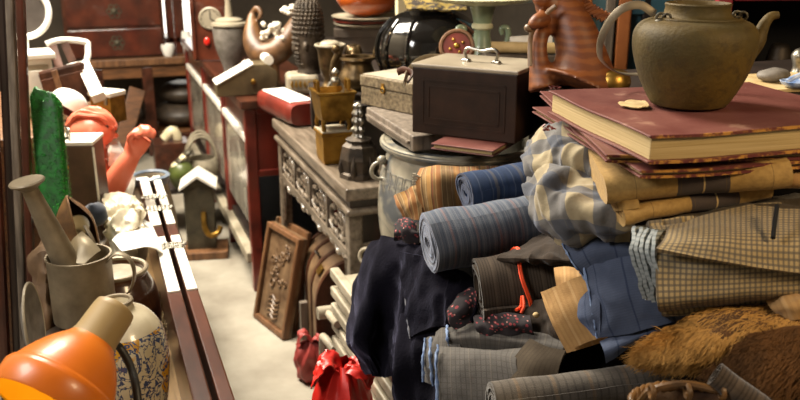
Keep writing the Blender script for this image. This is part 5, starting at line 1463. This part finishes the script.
# bookcase and teal door behind
T = thing('red_bookcase', 'dark open bookcase with red painted frame beyond the teapot', 'bookcase', V((P(790, 20, 2.6).x, P(790, 20, 2.6).y, 0)), CZ + 4)
obj('back', bx((.20, .34, .95), (.86, .02, 1.9)), 'twill_black', T); obj('side', bx((-.22, .17, .95), (.03, .34, 1.9)), 'dark_wood', T, bevel=.003); obj('side', bx((.62, .17, .95), (.03, .34, 1.9)), 'dark_wood', T, bevel=.003)
obj('post', bx((-.215, .0, .95), (.045, .03, 1.9)), 'red_gloss', T, bevel=.004); obj('post', bx((.62, .0, .95), (.045, .03, 1.9)), 'red_gloss', T, bevel=.004)
zs = P(790, -9, 2.6).z
for z in (1.03, 1.9):
    obj('shelf', bx((.2, .17, z), (.84, .33, .025)), 'dark_wood', T, bevel=.003)
obj('front_rail', bx((.21, -.01, zs), (.80, .03, .05)), 'red_gloss', T, bevel=.004)
obj('shelf', bx((.2, .17, zs - .01), (.84, .33, .02)), 'dark_wood', T, bevel=.003)
mm = TM[T.name]
for i, (x, rr, hh, m_, lab) in enumerate(((-.10, .06, .16, 'green_jar', 'dim green pot inside the red framed bookcase'), (.06, .05, .2, 'dark_bronze', 'dim dark jar inside the red framed bookcase beside the green pot'))):
    b = nb(); lathe(b, sm([(rr * .6, 0), (rr, hh * .4), (rr * .8, hh * .75), (rr * .5, hh), (.0005, hh)], 4), 28, mm @ V((x, .15, 1.0435))); tag(obj('shelf_pot', b, m_), lab, 'pot')
T = thing('teal_door', 'blue green panelled door with orange wooden posts behind the carved animal', 'door', V((P(628, 30, 3.2).x, P(628, 30, 3.2).y, 0)), CZ - 4)
obj('panel', bx((0, .02, 1.0), (.66, .03, 2.0)), 'teal_panel', T, bevel=.003)
for px in (583, 622, 704):
    x = (px - 628) * 3.2 / FOC; obj('post', bx((x, -.01, 1.0), (.05 if px != 704 else .07, .05, 2.0)), 'orange_wood', T, bevel=.006)
obj('post', bx((-.075, -.012, 1.0), (.035, .05, 2.0)), 'grey_wood', T, bevel=.004); obj('post', bx((.06, -.005, 1.0), (.03, .04, 2.0)), 'dark_wood', T, bevel=.004)
obj('rail', bx((0, -.005, 1.33), (.64, .04, .06)), 'teal_panel', T, bevel=.005)
b = nb(); q = B(612, 1.9, CU); lathe(b, [(0, 0)] + sm([(.03, 0), (.04, .02), (.03, .045), (.0005, .05)], 4), 22, q); tag(obj('brass_dish', b, 'brass'), 'small brass pot peeping out between carved animal and teapot', 'pot')

# ================================================================== cloths
# crumpled buff check bundle (two rolled over folds)
def bundle(name, rows, m, lab, seed, th=.02, amp=.012, ridge=.010, nu=50, nv=50, scale=24, rscale=16, cat='cloth', parent=None):
    o = obj(name, patch(rows, nu, nv, th, amp=amp, scale=scale, ridge=ridge, rscale=rscale, seed=seed), m, parent)
    return tag(o, lab, cat) if parent is None else o
R_ = lambda *a: [P(*q) for q in a]
bundle('checked_bundle', [
    R_((536, 142, 1.62), (560, 128, 1.60), (590, 138, 1.55), (606, 156, 1.50)),
    R_((528, 156, 1.55), (556, 136, 1.46), (592, 146, 1.43), (612, 170, 1.42)),
    R_((530, 172, 1.50), (560, 158, 1.43), (596, 168, 1.39), (624, 190, 1.36)),
    R_((536, 182, 1.53), (566, 178, 1.46), (604, 190, 1.42), (628, 204, 1.38))],
    'buff_check', 'rumpled buff and blue checked cloth tucked right under the book stack', 4, ridge=.020, amp=.006, rscale=13, nu=90, nv=80)
bundle('checked_bundle', [
    R_((538, 178, 1.52), (558, 170, 1.46), (590, 180, 1.40), (622, 198, 1.36)),
    R_((529, 192, 1.46), (552, 184, 1.38), (590, 196, 1.34), (632, 212, 1.32)),
    R_((533, 210, 1.42), (556, 206, 1.35), (592, 212, 1.31), (634, 222, 1.30)),
    R_((545, 226, 1.42), (568, 230, 1.36), (596, 228, 1.33), (632, 230, 1.32)),
    R_((556, 236, 1.45), (572, 240, 1.41), (596, 234, 1.38), (626, 232, 1.36))],
    'buff_check', 'crumpled buff checked cloth bulging above the folded blue denim', 9, ridge=.020, amp=.006, rscale=13, nu=90, nv=90)
# big plaid folded layers under the books
def slab_cloth(name, A, Bp, depth, h, sheets, m, lab, seed, th=None, upv=(0, 0, 1), amp=.003, n=40, cat='cloth'):
    d = (FH * 1.0 + EY * .4).normalized()
    A, Bp = V(A), V(Bp); e = (Bp - A).normalized(); d = (d - e * d.dot(e)).normalized()
    up = V(upv); up = (up - e * up.dot(e)).normalized()
    o = obj(name, ribbon(zigzag(depth, h, sheets), A, Bp, d, up, th or h / sheets * .93, n=n, amp=amp, seed=seed), m)
    return tag(o, lab, cat)
slab_cloth('plaid_blanket', P(606, 206, 1.26), P(790, 189, 1.24), .22, .046, 2, 'big_check', 'folded tan and charcoal plaid blanket directly under the lowest red book', 3)
slab_cloth('plaid_blanket', P(625, 226, 1.26), P(772, 200, 1.28), .20, .030, 2, 'big_check', 'thinner folded plaid blanket slanting above the fine gingham cloth', 6)
b = nb(); rows = [R_((598, 170, 1.32), (612, 168, 1.28), (632, 172, 1.26)), R_((604, 190, 1.30), (616, 188, 1.255), (636, 190, 1.245)), R_((612, 212, 1.31), (622, 210, 1.26), (640, 208, 1.25))]
bundle('plaid_corner', rows, 'big_check', 'turned corner of plaid cloth below the gilt book corner', 5, th=.006, amp=.004, ridge=.003, nu=16, nv=16)
b = nb(); ball(b, P(790, 176, 1.28), (S(20, 1.28), .04, S(10, 1.28)), 20); wrinkle(b, .008, 30, 3); tag(obj('tan_pouch', b, 'tan_cloth'), 'orange tan lump of cloth at the end of the plaid blanket', 'cloth')
for v in (): pass
# gingham
def gingham():
    T = thing('gingham_cloth', 'thick folded fine gingham cloth with pale blue lining lying on brown fur', 'cloth', P(720, 305, 1.22), CZ)
    rows = [R_((648, 236, 1.27), (690, 226, 1.29), (740, 214, 1.31), (830, 206, 1.31)),
            R_((650, 228, 1.22), (690, 226, 1.21), (750, 226, 1.20), (830, 222, 1.20)),
            R_((655, 252, 1.185), (700, 256, 1.165), (750, 256, 1.155), (830, 248, 1.155)),
            R_((656, 284, 1.18), (700, 284, 1.165), (750, 282, 1.155), (830, 276, 1.155)),
            R_((658, 308, 1.195), (700, 304, 1.185), (750, 300, 1.175), (830, 296, 1.175)),
            R_((664, 309, 1.30), (704, 305, 1.29), (750, 300, 1.28), (830, 296, 1.28))]
    obj('folded_front', patch(rows, 60, 50, .012, amp=.0035, scale=16, seed=2, ridge=.0016, rscale=9), 'gingham', T, world=True)
    rows = [R_((668, 226, 1.205), (710, 214, 1.24), (760, 204, 1.27), (830, 200, 1.28)),
            R_((664, 238, 1.172), (710, 236, 1.155), (760, 238, 1.15), (830, 238, 1.15)),
            R_((656, 248, 1.162), (706, 258, 1.140), (760, 268, 1.135), (830, 276, 1.135))]
    obj('turned_flap', patch(rows, 50, 24, .008, amp=.003, scale=18, seed=7), 'gingham', T, world=True)
    for i in range(5):
        x = 634 + i * 5.5
        rows = [R_((x + 12, 226 + i, 1.24 - i * .006), (x + 3, 226 + i, 1.215 - i * .006)), R_((x + 10, 250, 1.23 - i * .006), (x - 1, 248 + i, 1.20 - i * .006)), R_((x + 12, 275, 1.235 - i * .006), (x + 6, 276 + i * 2, 1.205 - i * .006)), R_((x + 15, 300, 1.24 - i * .006), (x + 12, 298 + i * 2, 1.215 - i * .006))]
        obj('lining_fold', patch(rows, 8, 26, .0055, amp=.004, scale=40, seed=20 + i), 'lining', T, world=True)
    b = nb(); tube(b, R_((777, 206, 1.19), (775, 220, 1.155), (773, 238, 1.135)), .0035, 6, smoothn=12); obj('gap_shade', b, 'twill_black', T, world=True)  # black strip stands for the shade in a gap of the fold
gingham()
rows = [R_((625, 220, 1.36), (700, 208, 1.34), (800, 196, 1.34)), R_((640, 226, 1.29), (710, 212, 1.27), (810, 200, 1.26)), R_((648, 236, 1.27), (716, 224, 1.25), (816, 212, 1.25))]
bundle('brown_checked_cloth', rows, 'olive_fold', 'dark olive brown cloth layer between plaid blanket and gingham', 12, th=.008, amp=.006, ridge=.004, nu=40, nv=20)
# denim
T = thing('denim_cloth', 'folded faded blue denim cloth hanging beside the gingham', 'cloth', P(610, 330, 1.33), CZ)
rows = [R_((562, 244, 1.40), (585, 236, 1.38), (612, 236, 1.36), (645, 240, 1.34)), R_((572, 262, 1.37), (592, 250, 1.345), (618, 248, 1.33), (648, 252, 1.31)), R_((586, 280, 1.37), (602, 272, 1.345), (622, 266, 1.33), (650, 266, 1.31))]
obj('upper_fold', patch(rows, 30, 24, .006, amp=.004, scale=16, seed=3), 'denim', T, world=True)
rows = [R_((584, 268, 1.365), (604, 262, 1.34), (632, 256, 1.31), (664, 262, 1.29)), R_((591, 302, 1.345), (612, 298, 1.305), (640, 292, 1.28), (676, 296, 1.26)), R_((597, 338, 1.345), (625, 335, 1.30), (650, 328, 1.275), (690, 318, 1.26))]
obj('front_fold', patch(rows, 36, 30, .007, amp=.004, scale=14, seed=8, ridge=.002), 'denim', T, world=True)
rows = [R_((580, 300, 1.39), (588, 290, 1.36), (598, 286, 1.34)), R_((578, 318, 1.38), (588, 314, 1.345), (600, 306, 1.325)), R_((590, 334, 1.39), (594, 336, 1.36), (600, 336, 1.335))]
obj('turned_edge', patch(rows, 14, 20, .004, amp=.003, scale=30, seed=4), 'denim', T, world=True)
rows = [R_((600, 342, 1.34), (640, 324, 1.31), (700, 308, 1.29)), R_((604, 352, 1.32), (644, 334, 1.285), (700, 316, 1.26)), R_((606, 364, 1.33), (640, 342, 1.30), (690, 324, 1.28))]
for k, pts in enumerate((R_((584, 268, 1.362), (591, 302, 1.342), (597, 338, 1.342)), R_((562, 244, 1.398), (572, 262, 1.368), (586, 280, 1.368)), R_((562, 244, 1.398), (585, 236, 1.378), (612, 236, 1.358)))):
    b = nb(); tube(b, pts, .0016, 6, smoothn=30); wrinkle(b, .003, 120, k); o = obj('frayed_edge', b, 'frayed_blue', T, world=True); o['label'] = 'frayed edge with light painted in'  # thread edges carry the light from the side in their pale colour
obj('tail', patch(rows, 30, 12, .006, amp=.004, scale=26, seed=6), 'denim', T, world=True)
# tan
T = thing('tan_cloth', 'folded golden tan linen tucked beneath the blue denim', 'cloth', P(575, 345, 1.42), CZ)
rows = [R_((543, 292, 1.46), (560, 284, 1.43), (580, 276, 1.41), (602, 272, 1.40)), R_((554, 320, 1.43), (572, 312, 1.405), (592, 304, 1.39), (610, 300, 1.38)), R_((570, 350, 1.42), (588, 342, 1.40), (606, 336, 1.385), (622, 332, 1.38))]
obj('top_fold', patch(rows, 30, 30, .006, amp=.003, scale=18, seed=2), 'tan_cloth', T, world=True)
rows = [R_((540, 292, 1.49), (560, 286, 1.46), (600, 276, 1.42)), R_((551, 322, 1.455), (572, 316, 1.43), (608, 304, 1.40)), R_((567, 353, 1.445), (588, 347, 1.42), (620, 337, 1.40))]
obj('under_fold', patch(rows, 30, 30, .006, amp=.003, scale=18, seed=5), 'tan_cloth', T, world=True)
rows = [R_((554, 268, 1.50), (570, 267, 1.47), (586, 272, 1.44)), R_((555, 276, 1.475), (570, 275, 1.445), (588, 280, 1.42)), R_((556, 290, 1.47), (570, 286, 1.44), (590, 288, 1.42))]
obj('back_fold', patch(rows, 20, 16, .006, amp=.003, scale=18, seed=7), 'tan_cloth', T, world=True)
# rolls
o = obj('cloth_roll', cloth_roll(P(428, 243, 1.69), P(600, 208, 1.76), .068, .060, 9, tilt=20, seed=2, amp=.0035, fill=.8), 'stripe_blue'); tag(o, 'big grey blue striped cloth roll with frayed spiral end', 'cloth roll')
o = obj('cloth_roll', cloth_roll(P(465, 193, 1.84), P(575, 172, 1.91), .050, .043, 8, tilt=-10, seed=5, amp=.003, fill=.8), 'stripe_deep_blue'); tag(o, 'smaller deep blue cloth roll lying above the grey blue roll', 'cloth roll')
T = thing('striped_blanket', 'orange and tan striped blanket folded in front of the glazed jar', 'blanket', P(450, 210, 1.95), CZ)
rows = [R_((420, 168, 2.02), (436, 165, 1.98), (456, 166, 1.985), (500, 165, 2.02), (545, 158, 2.04)), R_((416, 178, 1.96), (436, 176, 1.93), (457, 176, 1.95), (500, 172, 2.0), (545, 164, 2.03)), R_((418, 198, 1.95), (437, 198, 1.92), (458, 196, 1.945), (500, 186, 2.0), (545, 178, 2.03)), R_((424, 219, 1.96), (440, 219, 1.93), (460, 214, 1.95), (500, 200, 2.0), (545, 190, 2.03))]
obj('fold', patch(rows, 60, 30, .012, amp=.003, scale=18, seed=3), 'stripe_orange', T, world=True)
b = nb()
for k in range(9): q = P(416 + (k % 3) * 2, 174 + k * 1.2, 1.955); tube(b, [q, q - RT * (.008 + .005 * (k % 3)) - UPV * .004 * (k % 2)], .0022, 5)
obj('tassel', b, 'cream_paint', T, world=True)
rows = [R_((394, 196, 2.03), (406, 190, 1.99), (418, 184, 1.97)), R_((398, 208, 2.0), (410, 202, 1.965), (421, 198, 1.95)), R_((406, 222, 2.0), (414, 220, 1.965), (424, 220, 1.95))]
bundle('striped_scarf', rows, 'stripe_orange', 'frayed end of a striped scarf sticking out beside the orange blanket', 15, th=.006, amp=.004, ridge=.003, nu=18, nv=18)
# brown ribbed roll with orange string
T = thing('brown_roll', 'brown ribbed cloth roll tied with orange string', 'cloth roll', P(530, 320, 1.55), CZ)
c0, c1 = P(478, 288, 1.60), P(625, 268, 1.62)
obj('roll', cloth_roll(c0, c1, .064, .040, 4, tilt=-46, seed=8, amp=.002), 'brown_rib', T, world=True)
a = (c1 - c0).normalized(); up = (V((0, 0, 1)) - a * a.z).normalized(); sd = a.cross(up); t_ = rad(-46)
dv, uv2 = sd * math.cos(t_) + up * math.sin(t_), -sd * math.sin(t_) + up * math.cos(t_)
cc = c0.lerp(c1, .28)
for k in range(2):
    b = nb(); tube(b, [cc + a * (.003 * k + .005 * math.sin(q * 3)) + dv * .068 * math.cos(q) + uv2 * .0445 * math.sin(q) for q in [2 * PI * i / 40 for i in range(40)]], .0026, 7, closed=True); obj('string', b, 'orange_string', T, world=True)
b = nb(); q = P(521, 306, 1.50); tube(b, [P(522, 296, 1.50), q, P(516, 310, 1.49)], .0028, 7, smoothn=10); tube(b, [P(523, 296, 1.50), P(524, 306, 1.49), P(521, 313, 1.49)], .0028, 7, smoothn=10); obj('string_end', b, 'orange_string', T, world=True)
rows = [R_((548, 232, 1.68), (560, 234, 1.66), (575, 240, 1.62)), R_((524, 246, 1.63), (550, 246, 1.58), (584, 250, 1.54)), R_((500, 258, 1.60), (545, 258, 1.53), (592, 262, 1.50)), R_((500, 262, 1.62), (545, 264, 1.55), (592, 270, 1.52))]
bundle('brown_cloth', rows, 'brown_plain', 'flat dark brown cloth lying over the string tied roll', 17, th=.006, amp=.006, ridge=.006, rscale=12, nu=34, nv=24)
rows = [R_((500, 300, 1.62), (540, 300, 1.55), (592, 300, 1.47)), R_((510, 320, 1.60), (540, 320, 1.53), (574, 330, 1.47)), R_((520, 345, 1.58), (545, 345, 1.53), (574, 352, 1.48))]
bundle('dark_brown_cloth', rows, 'brown_plain', 'dark brown cloth with one button between the roll and tan linen', 18, th=.006, amp=.007, ridge=.004, nu=24, nv=22)
b = nb(); ball(b, P(536, 315, 1.515), (.006, .006, .005), 12); tag(obj('button', b, 'parchment'), 'small pale button on the dark brown cloth', 'button')
# floral cloths
rows = [R_((466, 292, 1.64), (472, 288, 1.63), (478, 292, 1.62)), R_((452, 306, 1.625), (464, 306, 1.605), (474, 308, 1.605)), R_((446, 316, 1.63), (456, 320, 1.61), (470, 316, 1.61)), R_((452, 326, 1.64), (460, 328, 1.61), (470, 322, 1.61))]
bundle('floral_cloth', rows, 'floral', 'small bunch of red floral cloth poking out beside the brown roll', 21, th=.003, amp=.006, ridge=.009, nu=22, nv=26)
rows = [R_((474, 316, 1.60), (500, 314, 1.56), (530, 316, 1.53)), R_((476, 326, 1.575), (502, 326, 1.535), (532, 326, 1.51)), R_((482, 336, 1.58), (504, 336, 1.54), (534, 336, 1.52))]
bundle('floral_strip', rows, 'floral', 'strip of red floral cloth under the string tied brown roll', 22, th=.003, amp=.008, ridge=.008, nu=24, nv=14)
rows = [R_((398, 222, 1.96), (406, 218, 1.93), (416, 222, 1.92)), R_((396, 232, 1.93), (408, 230, 1.89), (418, 232, 1.88)), R_((396, 240, 1.95), (408, 240, 1.91), (420, 242, 1.90))]
bundle('floral_scarf', rows, 'floral', 'dark floral scarf end above the black velvet beside the striped roll', 23, th=.004, amp=.010, ridge=.008, nu=16, nv=16)
# velvet drapes
T = thing('velvet_cloth', 'black velvet cloth hanging in deep folds over the slatted bench', 'cloth', P(390, 390, 1.95), CZ)
rows = [R_((362, 262, 2.22), (378, 248, 2.08), (398, 240, 1.98), (420, 246, 1.92), (446, 250, 1.84)),
        R_((352, 284, 2.18), (374, 266, 2.02), (398, 258, 1.92), (424, 262, 1.86), (452, 262, 1.78)),
        R_((351, 312, 2.12), (366, 312, 1.98), (384, 318, 1.96), (400, 310, 1.86), (424, 308, 1.84)),
        R_((354, 344, 2.08), (366, 348, 1.97), (380, 352, 1.97), (394, 342, 1.87), (420, 336, 1.84)),
        R_((366, 374, 2.06), (374, 376, 1.98), (384, 378, 1.98), (396, 374, 1.90), (420, 370, 1.84))]
obj('front_drape', patch(rows, 54, 50, .012, amp=.012, scale=11, seed=4, ridge=.022, rscale=9, rdir=(.8, -.6, 0)), 'velvet_black', T, world=True)
rows = [R_((388, 330, 1.94), (404, 316, 1.84), (426, 308, 1.78), (450, 310, 1.74)),
        R_((384, 352, 1.92), (402, 346, 1.80), (424, 338, 1.74), (450, 338, 1.69)),
        R_((382, 376, 1.92), (402, 378, 1.80), (426, 370, 1.73), (450, 368, 1.68)),
        R_((386, 410, 1.93), (404, 418, 1.80), (430, 412, 1.72), (452, 408, 1.67)),
        R_((400, 440, 1.95), (412, 450, 1.84), (432, 452, 1.74), (456, 450, 1.69))]
obj('side_drape', patch(rows, 44, 50, .012, amp=.012, scale=11, seed=9, ridge=.022, rscale=9, rdir=(.8, -.6, 0)), 'velvet_black', T, world=True)
rows = [R_((404, 252, 1.86), (428, 258, 1.76), (456, 270, 1.72), (484, 284, 1.68)), R_((405, 284, 1.83), (426, 282, 1.76), (452, 288, 1.70), (480, 300, 1.66)), R_((408, 312, 1.80), (424, 310, 1.745), (448, 308, 1.69), (474, 316, 1.66)), R_((411, 338, 1.78), (424, 330, 1.735), (446, 326, 1.69), (470, 330, 1.66))]
T = thing('navy_velvet', 'very dark navy velvet piece with pale edge light painted on below the striped roll', 'cloth', P(420, 335, 1.8), CZ)
obj('sheet', patch(rows, 40, 40, .010, amp=.010, scale=12, seed=13, ridge=.012, rscale=12), 'velvet_navy', T, world=True)
b = nb(); tube(b, R_((403, 253, 1.857), (404, 284, 1.825), (407, 312, 1.796), (410, 339, 1.775)), .002, 7, smoothn=40); wrinkle(b, .003, 90, 3); o = obj('edge_sheen', b, 'stripe_blue', T, world=True)  # pale tube paints the bluish light along the sheet edge
rows = [R_((424, 330, 1.80), (445, 322, 1.74), (470, 320, 1.70)), R_((398, 372, 1.80), (425, 350, 1.72), (460, 344, 1.68)), R_((388, 405, 1.84), (420, 392, 1.70), (456, 380, 1.66)), R_((392, 440, 1.84), (424, 432, 1.70), (456, 420, 1.66))]
# grey check folded
T = thing('grey_check_cloth', 'grey checked wool folded with pale blue frayed edges beside black velvet', 'cloth', P(500, 395, 1.5), CZ)
rows = [R_((448, 328, 1.66), (476, 323, 1.61), (520, 330, 1.55), (566, 338, 1.49)), R_((447, 338, 1.62), (476, 336, 1.575), (518, 341, 1.52), (562, 350, 1.47)), R_((450, 350, 1.63), (478, 349, 1.585), (514, 352, 1.54), (548, 362, 1.50))]
obj('upper_fold', patch(rows, 44, 18, .008, amp=.0025, scale=18, seed=1), 'grey_check', T, world=True)
rows = [R_((436, 332, 1.68), (444, 328, 1.65), (462, 328, 1.63)), R_((432, 350, 1.65), (442, 350, 1.62), (460, 352, 1.60)), R_((436, 385, 1.66), (443, 388, 1.63), (460, 392, 1.61))]
obj('middle_fold', patch(rows, 16, 26, .006, amp=.003, scale=26, seed=2), 'grey_check', T, world=True)
rows = [R_((426, 338, 1.70), (431, 336, 1.68), (440, 336, 1.66)), R_((424, 358, 1.68), (430, 358, 1.655), (440, 358, 1.63)), R_((424, 382, 1.68), (430, 384, 1.66), (440, 386, 1.64))]
obj('back_fold', patch(rows, 12, 26, .006, amp=.003, scale=26, seed=3), 'grey_check', T, world=True)
rows = [R_((439, 346, 1.625), (462, 348, 1.585), (492, 350, 1.55), (522, 348, 1.51)), R_((438, 358, 1.585), (462, 358, 1.545), (492, 358, 1.51), (516, 362, 1.48)), R_((438, 385, 1.575), (464, 386, 1.53), (494, 388, 1.49), (524, 392, 1.46)), R_((438, 420, 1.57), (466, 425, 1.53), (498, 430, 1.49), (530, 432, 1.46))]
obj('front_fold', patch(rows, 40, 36, .008, amp=.0025, scale=16, seed=4), 'grey_check', T, world=True)
rows = [R_((530, 338, 1.50), (546, 346, 1.475), (566, 350, 1.455)), R_((514, 358, 1.49), (532, 362, 1.462), (560, 364, 1.445)), R_((498, 384, 1.485), (524, 384, 1.455), (556, 382, 1.44))]
obj('turned_corner', patch(rows, 26, 24, .006, amp=.002, scale=18, seed=5), 'olive_fold', T, world=True)
for k, pts in enumerate((R_((438, 345, 1.59), (436, 362, 1.573), (437, 384, 1.566), (437, 420, 1.56)), R_((431, 337, 1.675), (430, 356, 1.648), (433, 386, 1.65)), R_((425, 338, 1.695), (423, 358, 1.67), (423, 382, 1.67)), R_((447, 326, 1.652), (447, 336, 1.612), (449, 348, 1.62)))):
    b = nb(); tube(b, pts, .0028, 7, smoothn=30); wrinkle(b, .003, 110, k); o = obj('frayed_edge', b, 'frayed_blue', T, world=True); o['label'] = 'pale blue frayed edge'
o = obj('cloth_roll', cloth_roll(P(492, 402, 1.37), P(700, 376, 1.42), .036, .034, 5, seed=12), 'grey_roll'); tag(o, 'grey brown striped cloth roll lowest in the heap below the grey checked wool', 'cloth roll')
# fur
def fur(name, rows, nu, nv, m, lab, n, ln, flow, seed, skin='fur_skin'):
    T = thing(name, lab, 'fur', rows[-1][1], CZ)
    b = patch(rows, nu, nv, .012, amp=.008, scale=12, seed=seed)
    b.normal_update(); rng = random.Random(seed)
    tri = [f for f in b.faces if f.normal.dot(EYE - f.calc_center_median()) > -.02]
    S2 = [(f.calc_center_median(), f.normal.copy(), [v.co.copy() for v in f.verts], f.calc_area()) for f in b.faces]
    S2 = [s_ for s_ in S2]
    N_ = nu * nv
    obj('pelt', b, skin, T, world=True)
    b = nb(); fl = V(flow).normalized(); tot = len(S2)
    for i in range(n):
        c, nn, vs, ar = S2[rng.randrange(tot)]
        if nn.dot(EYE - c) < 0: nn = -nn
        a_, q_ = rng.random(), rng.random()
        p0 = vs[0].lerp(vs[1], a_).lerp(vs[3].lerp(vs[2], a_), q_)
        d = (fl + V((rng.gauss(0, .2), rng.gauss(0, .2), rng.gauss(0, .2))) + nn * .25 + .5 * V((noise.noise(p0 * 14), noise.noise(p0 * 14 + V((9, 0, 0))), noise.noise(p0 * 14 + V((0, 9, 0)))))).normalized()
        l_ = ln * rng.uniform(.6, 1.25); w = .00062
        sd = d.cross(EYE - p0).normalized() * w
        p1 = p0 + d * l_ * .55; p2 = p0 + d * l_ - nn * l_ * .22
        v = [b.verts.new(x) for x in (p0 - sd, p0 + sd, p1 - sd * .8, p1 + sd * .8, p2)]
        b.faces.new((v[0], v[1], v[3], v[2])); b.faces.new((v[2], v[3], v[4]))
    me_ = obj('hair', b, m, T, world=True, smooth=False); me_['kind'] = 'stuff'
fl_ = -RT * .75 - UPV * .55 - FW * .2
fur('brown_fur', [R_((650, 338, 1.24), (680, 322, 1.22), (715, 306, 1.21), (760, 300, 1.22), (830, 296, 1.24)), R_((640, 350, 1.215), (676, 338, 1.17), (716, 326, 1.145), (765, 318, 1.15), (830, 312, 1.16)), R_((640, 358, 1.21), (674, 354, 1.16), (714, 346, 1.13), (765, 342, 1.13), (830, 340, 1.14)), R_((652, 364, 1.225), (684, 370, 1.18), (716, 368, 1.15), (765, 372, 1.15), (830, 376, 1.15))], 40, 26, 'fur_gold', 'golden brown fur pelt spread below the gingham cloth', 16000, .026, fl_, 3)
fur('brown_fur', [R_((716, 350, 1.16), (750, 334, 1.13), (790, 326, 1.12), (840, 322, 1.12)), R_((712, 366, 1.145), (750, 354, 1.10), (790, 350, 1.09), (840, 350, 1.09)), R_((728, 384, 1.145), (756, 384, 1.10), (790, 384, 1.085), (840, 384, 1.085)), R_((746, 408, 1.16), (770, 414, 1.12), (800, 418, 1.10), (840, 420, 1.10))], 36, 26, 'fur_shaded', 'brown fur pelt with painted shade folded over at the corner of the heap', 13000, .026, fl_, 5)
rows = [R_((766, 300, 1.19), (780, 296, 1.17), (800, 296, 1.16)), R_((772, 310, 1.165), (786, 306, 1.145), (804, 304, 1.14)), R_((784, 320, 1.17), (792, 318, 1.15), (808, 316, 1.15))]
bundle('tan_rag', rows, 'tan_cloth', 'small tan rag between gingham and brown fur', 31, th=.006, amp=.006, ridge=.004, nu=18, nv=16)
o = obj('cloth_roll', cloth_roll(P(716, 374, 1.085), P(780, 422, 1.06), .0175, .0165, 5, seed=3, fill=.6), 'brown_rib'); tag(o, 'thin grey coiled cloth roll poking out from under the brown fur', 'cloth roll')
# basket
T = thing('bamboo_basket', 'dark woven basket with knotted bamboo rim at the foot of the fur', 'basket', P(692, 440, 1.14), CZ)
cb = P(694, 426, 1.12); 
for k in range(3):
    b = nb(); pts = []
    for i in range(60):
        a = 2 * PI * i / 60; pts.append(cb + RT * (.082 * math.cos(a)) + FH * (.05 * math.sin(a)) + UPV * (.028 + .0) + V((0, 0, .0045 * math.sin(a * 13 + k * 2.1))) + FH * .0045 * math.cos(a * 13 + k * 2.1))
    tube(b, pts, .0042, 8, closed=True); obj('rim_cane', b, 'bamboo', T, world=True)
b = nb()
rings = []
for j in range(7):
    z = .025 - .018 * j; f = 1 - .06 * j
    rings.append([b.verts.new(cb + RT * (.080 * f * math.cos(a) * (1 + .02 * (-1) ** i)) + FH * (.048 * f * math.sin(a) * (1 + .02 * (-1) ** (i + j))) + UPV * z) for i, a in enumerate([2 * PI * q / 48 for q in range(48)])])
for A1, B1 in zip(rings, rings[1:]):
    for i in range(48): b.faces.new((A1[i], A1[(i + 1) % 48], B1[(i + 1) % 48], B1[i]))
b.faces.new(rings[-1]); obj('woven_body', b, 'wicker', T, world=True)
for px in (652, 688, 722):
    b = nb(); q = P(px, 392, 1.075); ring(b, q, .0085, .0035, RT, 14, 6); obj('binding', b, 'bamboo', T, world=True)
b = nb(); tube(b, [P(640, 402, 1.10), P(652, 390, 1.085), P(684, 384, 1.08), P(716, 390, 1.08), P(752, 398, 1.085)], .0052, 8, smoothn=40); obj('handle', b, 'bamboo', T, world=True)
# ================================================================== light and camera
def area(name, loc, target, sx_, sy_, power, color):
    l = bpy.data.lights.new(name, 'AREA'); l.shape = 'RECTANGLE'; l.size = sx_; l.size_y = sy_; l.energy = power; l.color = color
    o = bpy.data.objects.new(name, l); C.objects.link(o); o.location = loc
    o.rotation_euler = (V(target) - V(loc)).to_track_quat('-Z', 'Y').to_euler()
    return o
area('skylight', (-.35, 3.7, 3.22), (.15, 2.9, 0), .9, 2.2, 285, (1.0, .91, .76))
area('side_fill', (-1.22, 1.25, 2.25), (.9, 1.5, .9), .7, .8, 32, (1.0, .96, .92))  # added fill for the cloth pile; no window opens here
area('shop_lamp', (1.5, -.4, 2.4), (.95, 1.3, 1.1), .5, .5, 23, (1.0, .74, .43))
l = bpy.data.lights.new('desk_bulb', 'POINT'); l.energy = .16; l.color = (1, .78, .4); l.shadow_soft_size = .02
lo_ = bpy.data.objects.new('desk_bulb', l); C.objects.link(lo_); lo_.location = TM['desk_lamp'] @ V((0, 0, -.022))
GROUPS = {'red_book': 'red books in the stack under the teapot', 'cloth_roll': 'cloth rolls in the heap', 'white_cup': 'white cups on the back table', 'urn': 'dark urns under the back table', 'tray': 'trays stacked under the orange bowl', 'plaid_blanket': 'folded plaid blankets under the books', 'checked_bundle': 'buff checked bundles', 'brown_fur': 'brown fur pelts', 'red_bag': 'red plastic bags on the floor', 'white_figure': 'small white ornaments on the cabinet row', 'shelf_pot': 'pots inside the red framed bookcase'}
for o in C.objects:
    k = o.name.split('.')[0]
    if o.parent is None and k in GROUPS: o['group'] = GROUPS[k]
w_ = bpy.data.worlds.new('World'); bpy.context.scene.world = w_; w_.use_nodes = True
bg = w_.node_tree.nodes['Background']; bg.inputs['Color'].default_value = (1.0, .86, .68, 1); bg.inputs['Strength'].default_value = .10

cam = bpy.data.cameras.new('camera'); co = bpy.data.objects.new('camera', cam); C.objects.link(co)
cam.sensor_width = 36; cam.lens = FOC / 800 * 36; cam.clip_start = .02
m = Matrix((RT, UPV, -FW)).transposed().to_4x4(); m.translation = EYE
co.matrix_world = m
cam.dof.use_dof = True; cam.dof.focus_distance = 1.55; cam.dof.aperture_fstop = 5.6
sc = bpy.context.scene; sc.camera = co
vs = sc.view_settings; sc.display_settings.display_device = 'sRGB'
vs.view_transform = 'Standard'; vs.look = 'None'; vs.gamma = 1; vs.use_curve_mapping = False; vs.exposure = 0.5
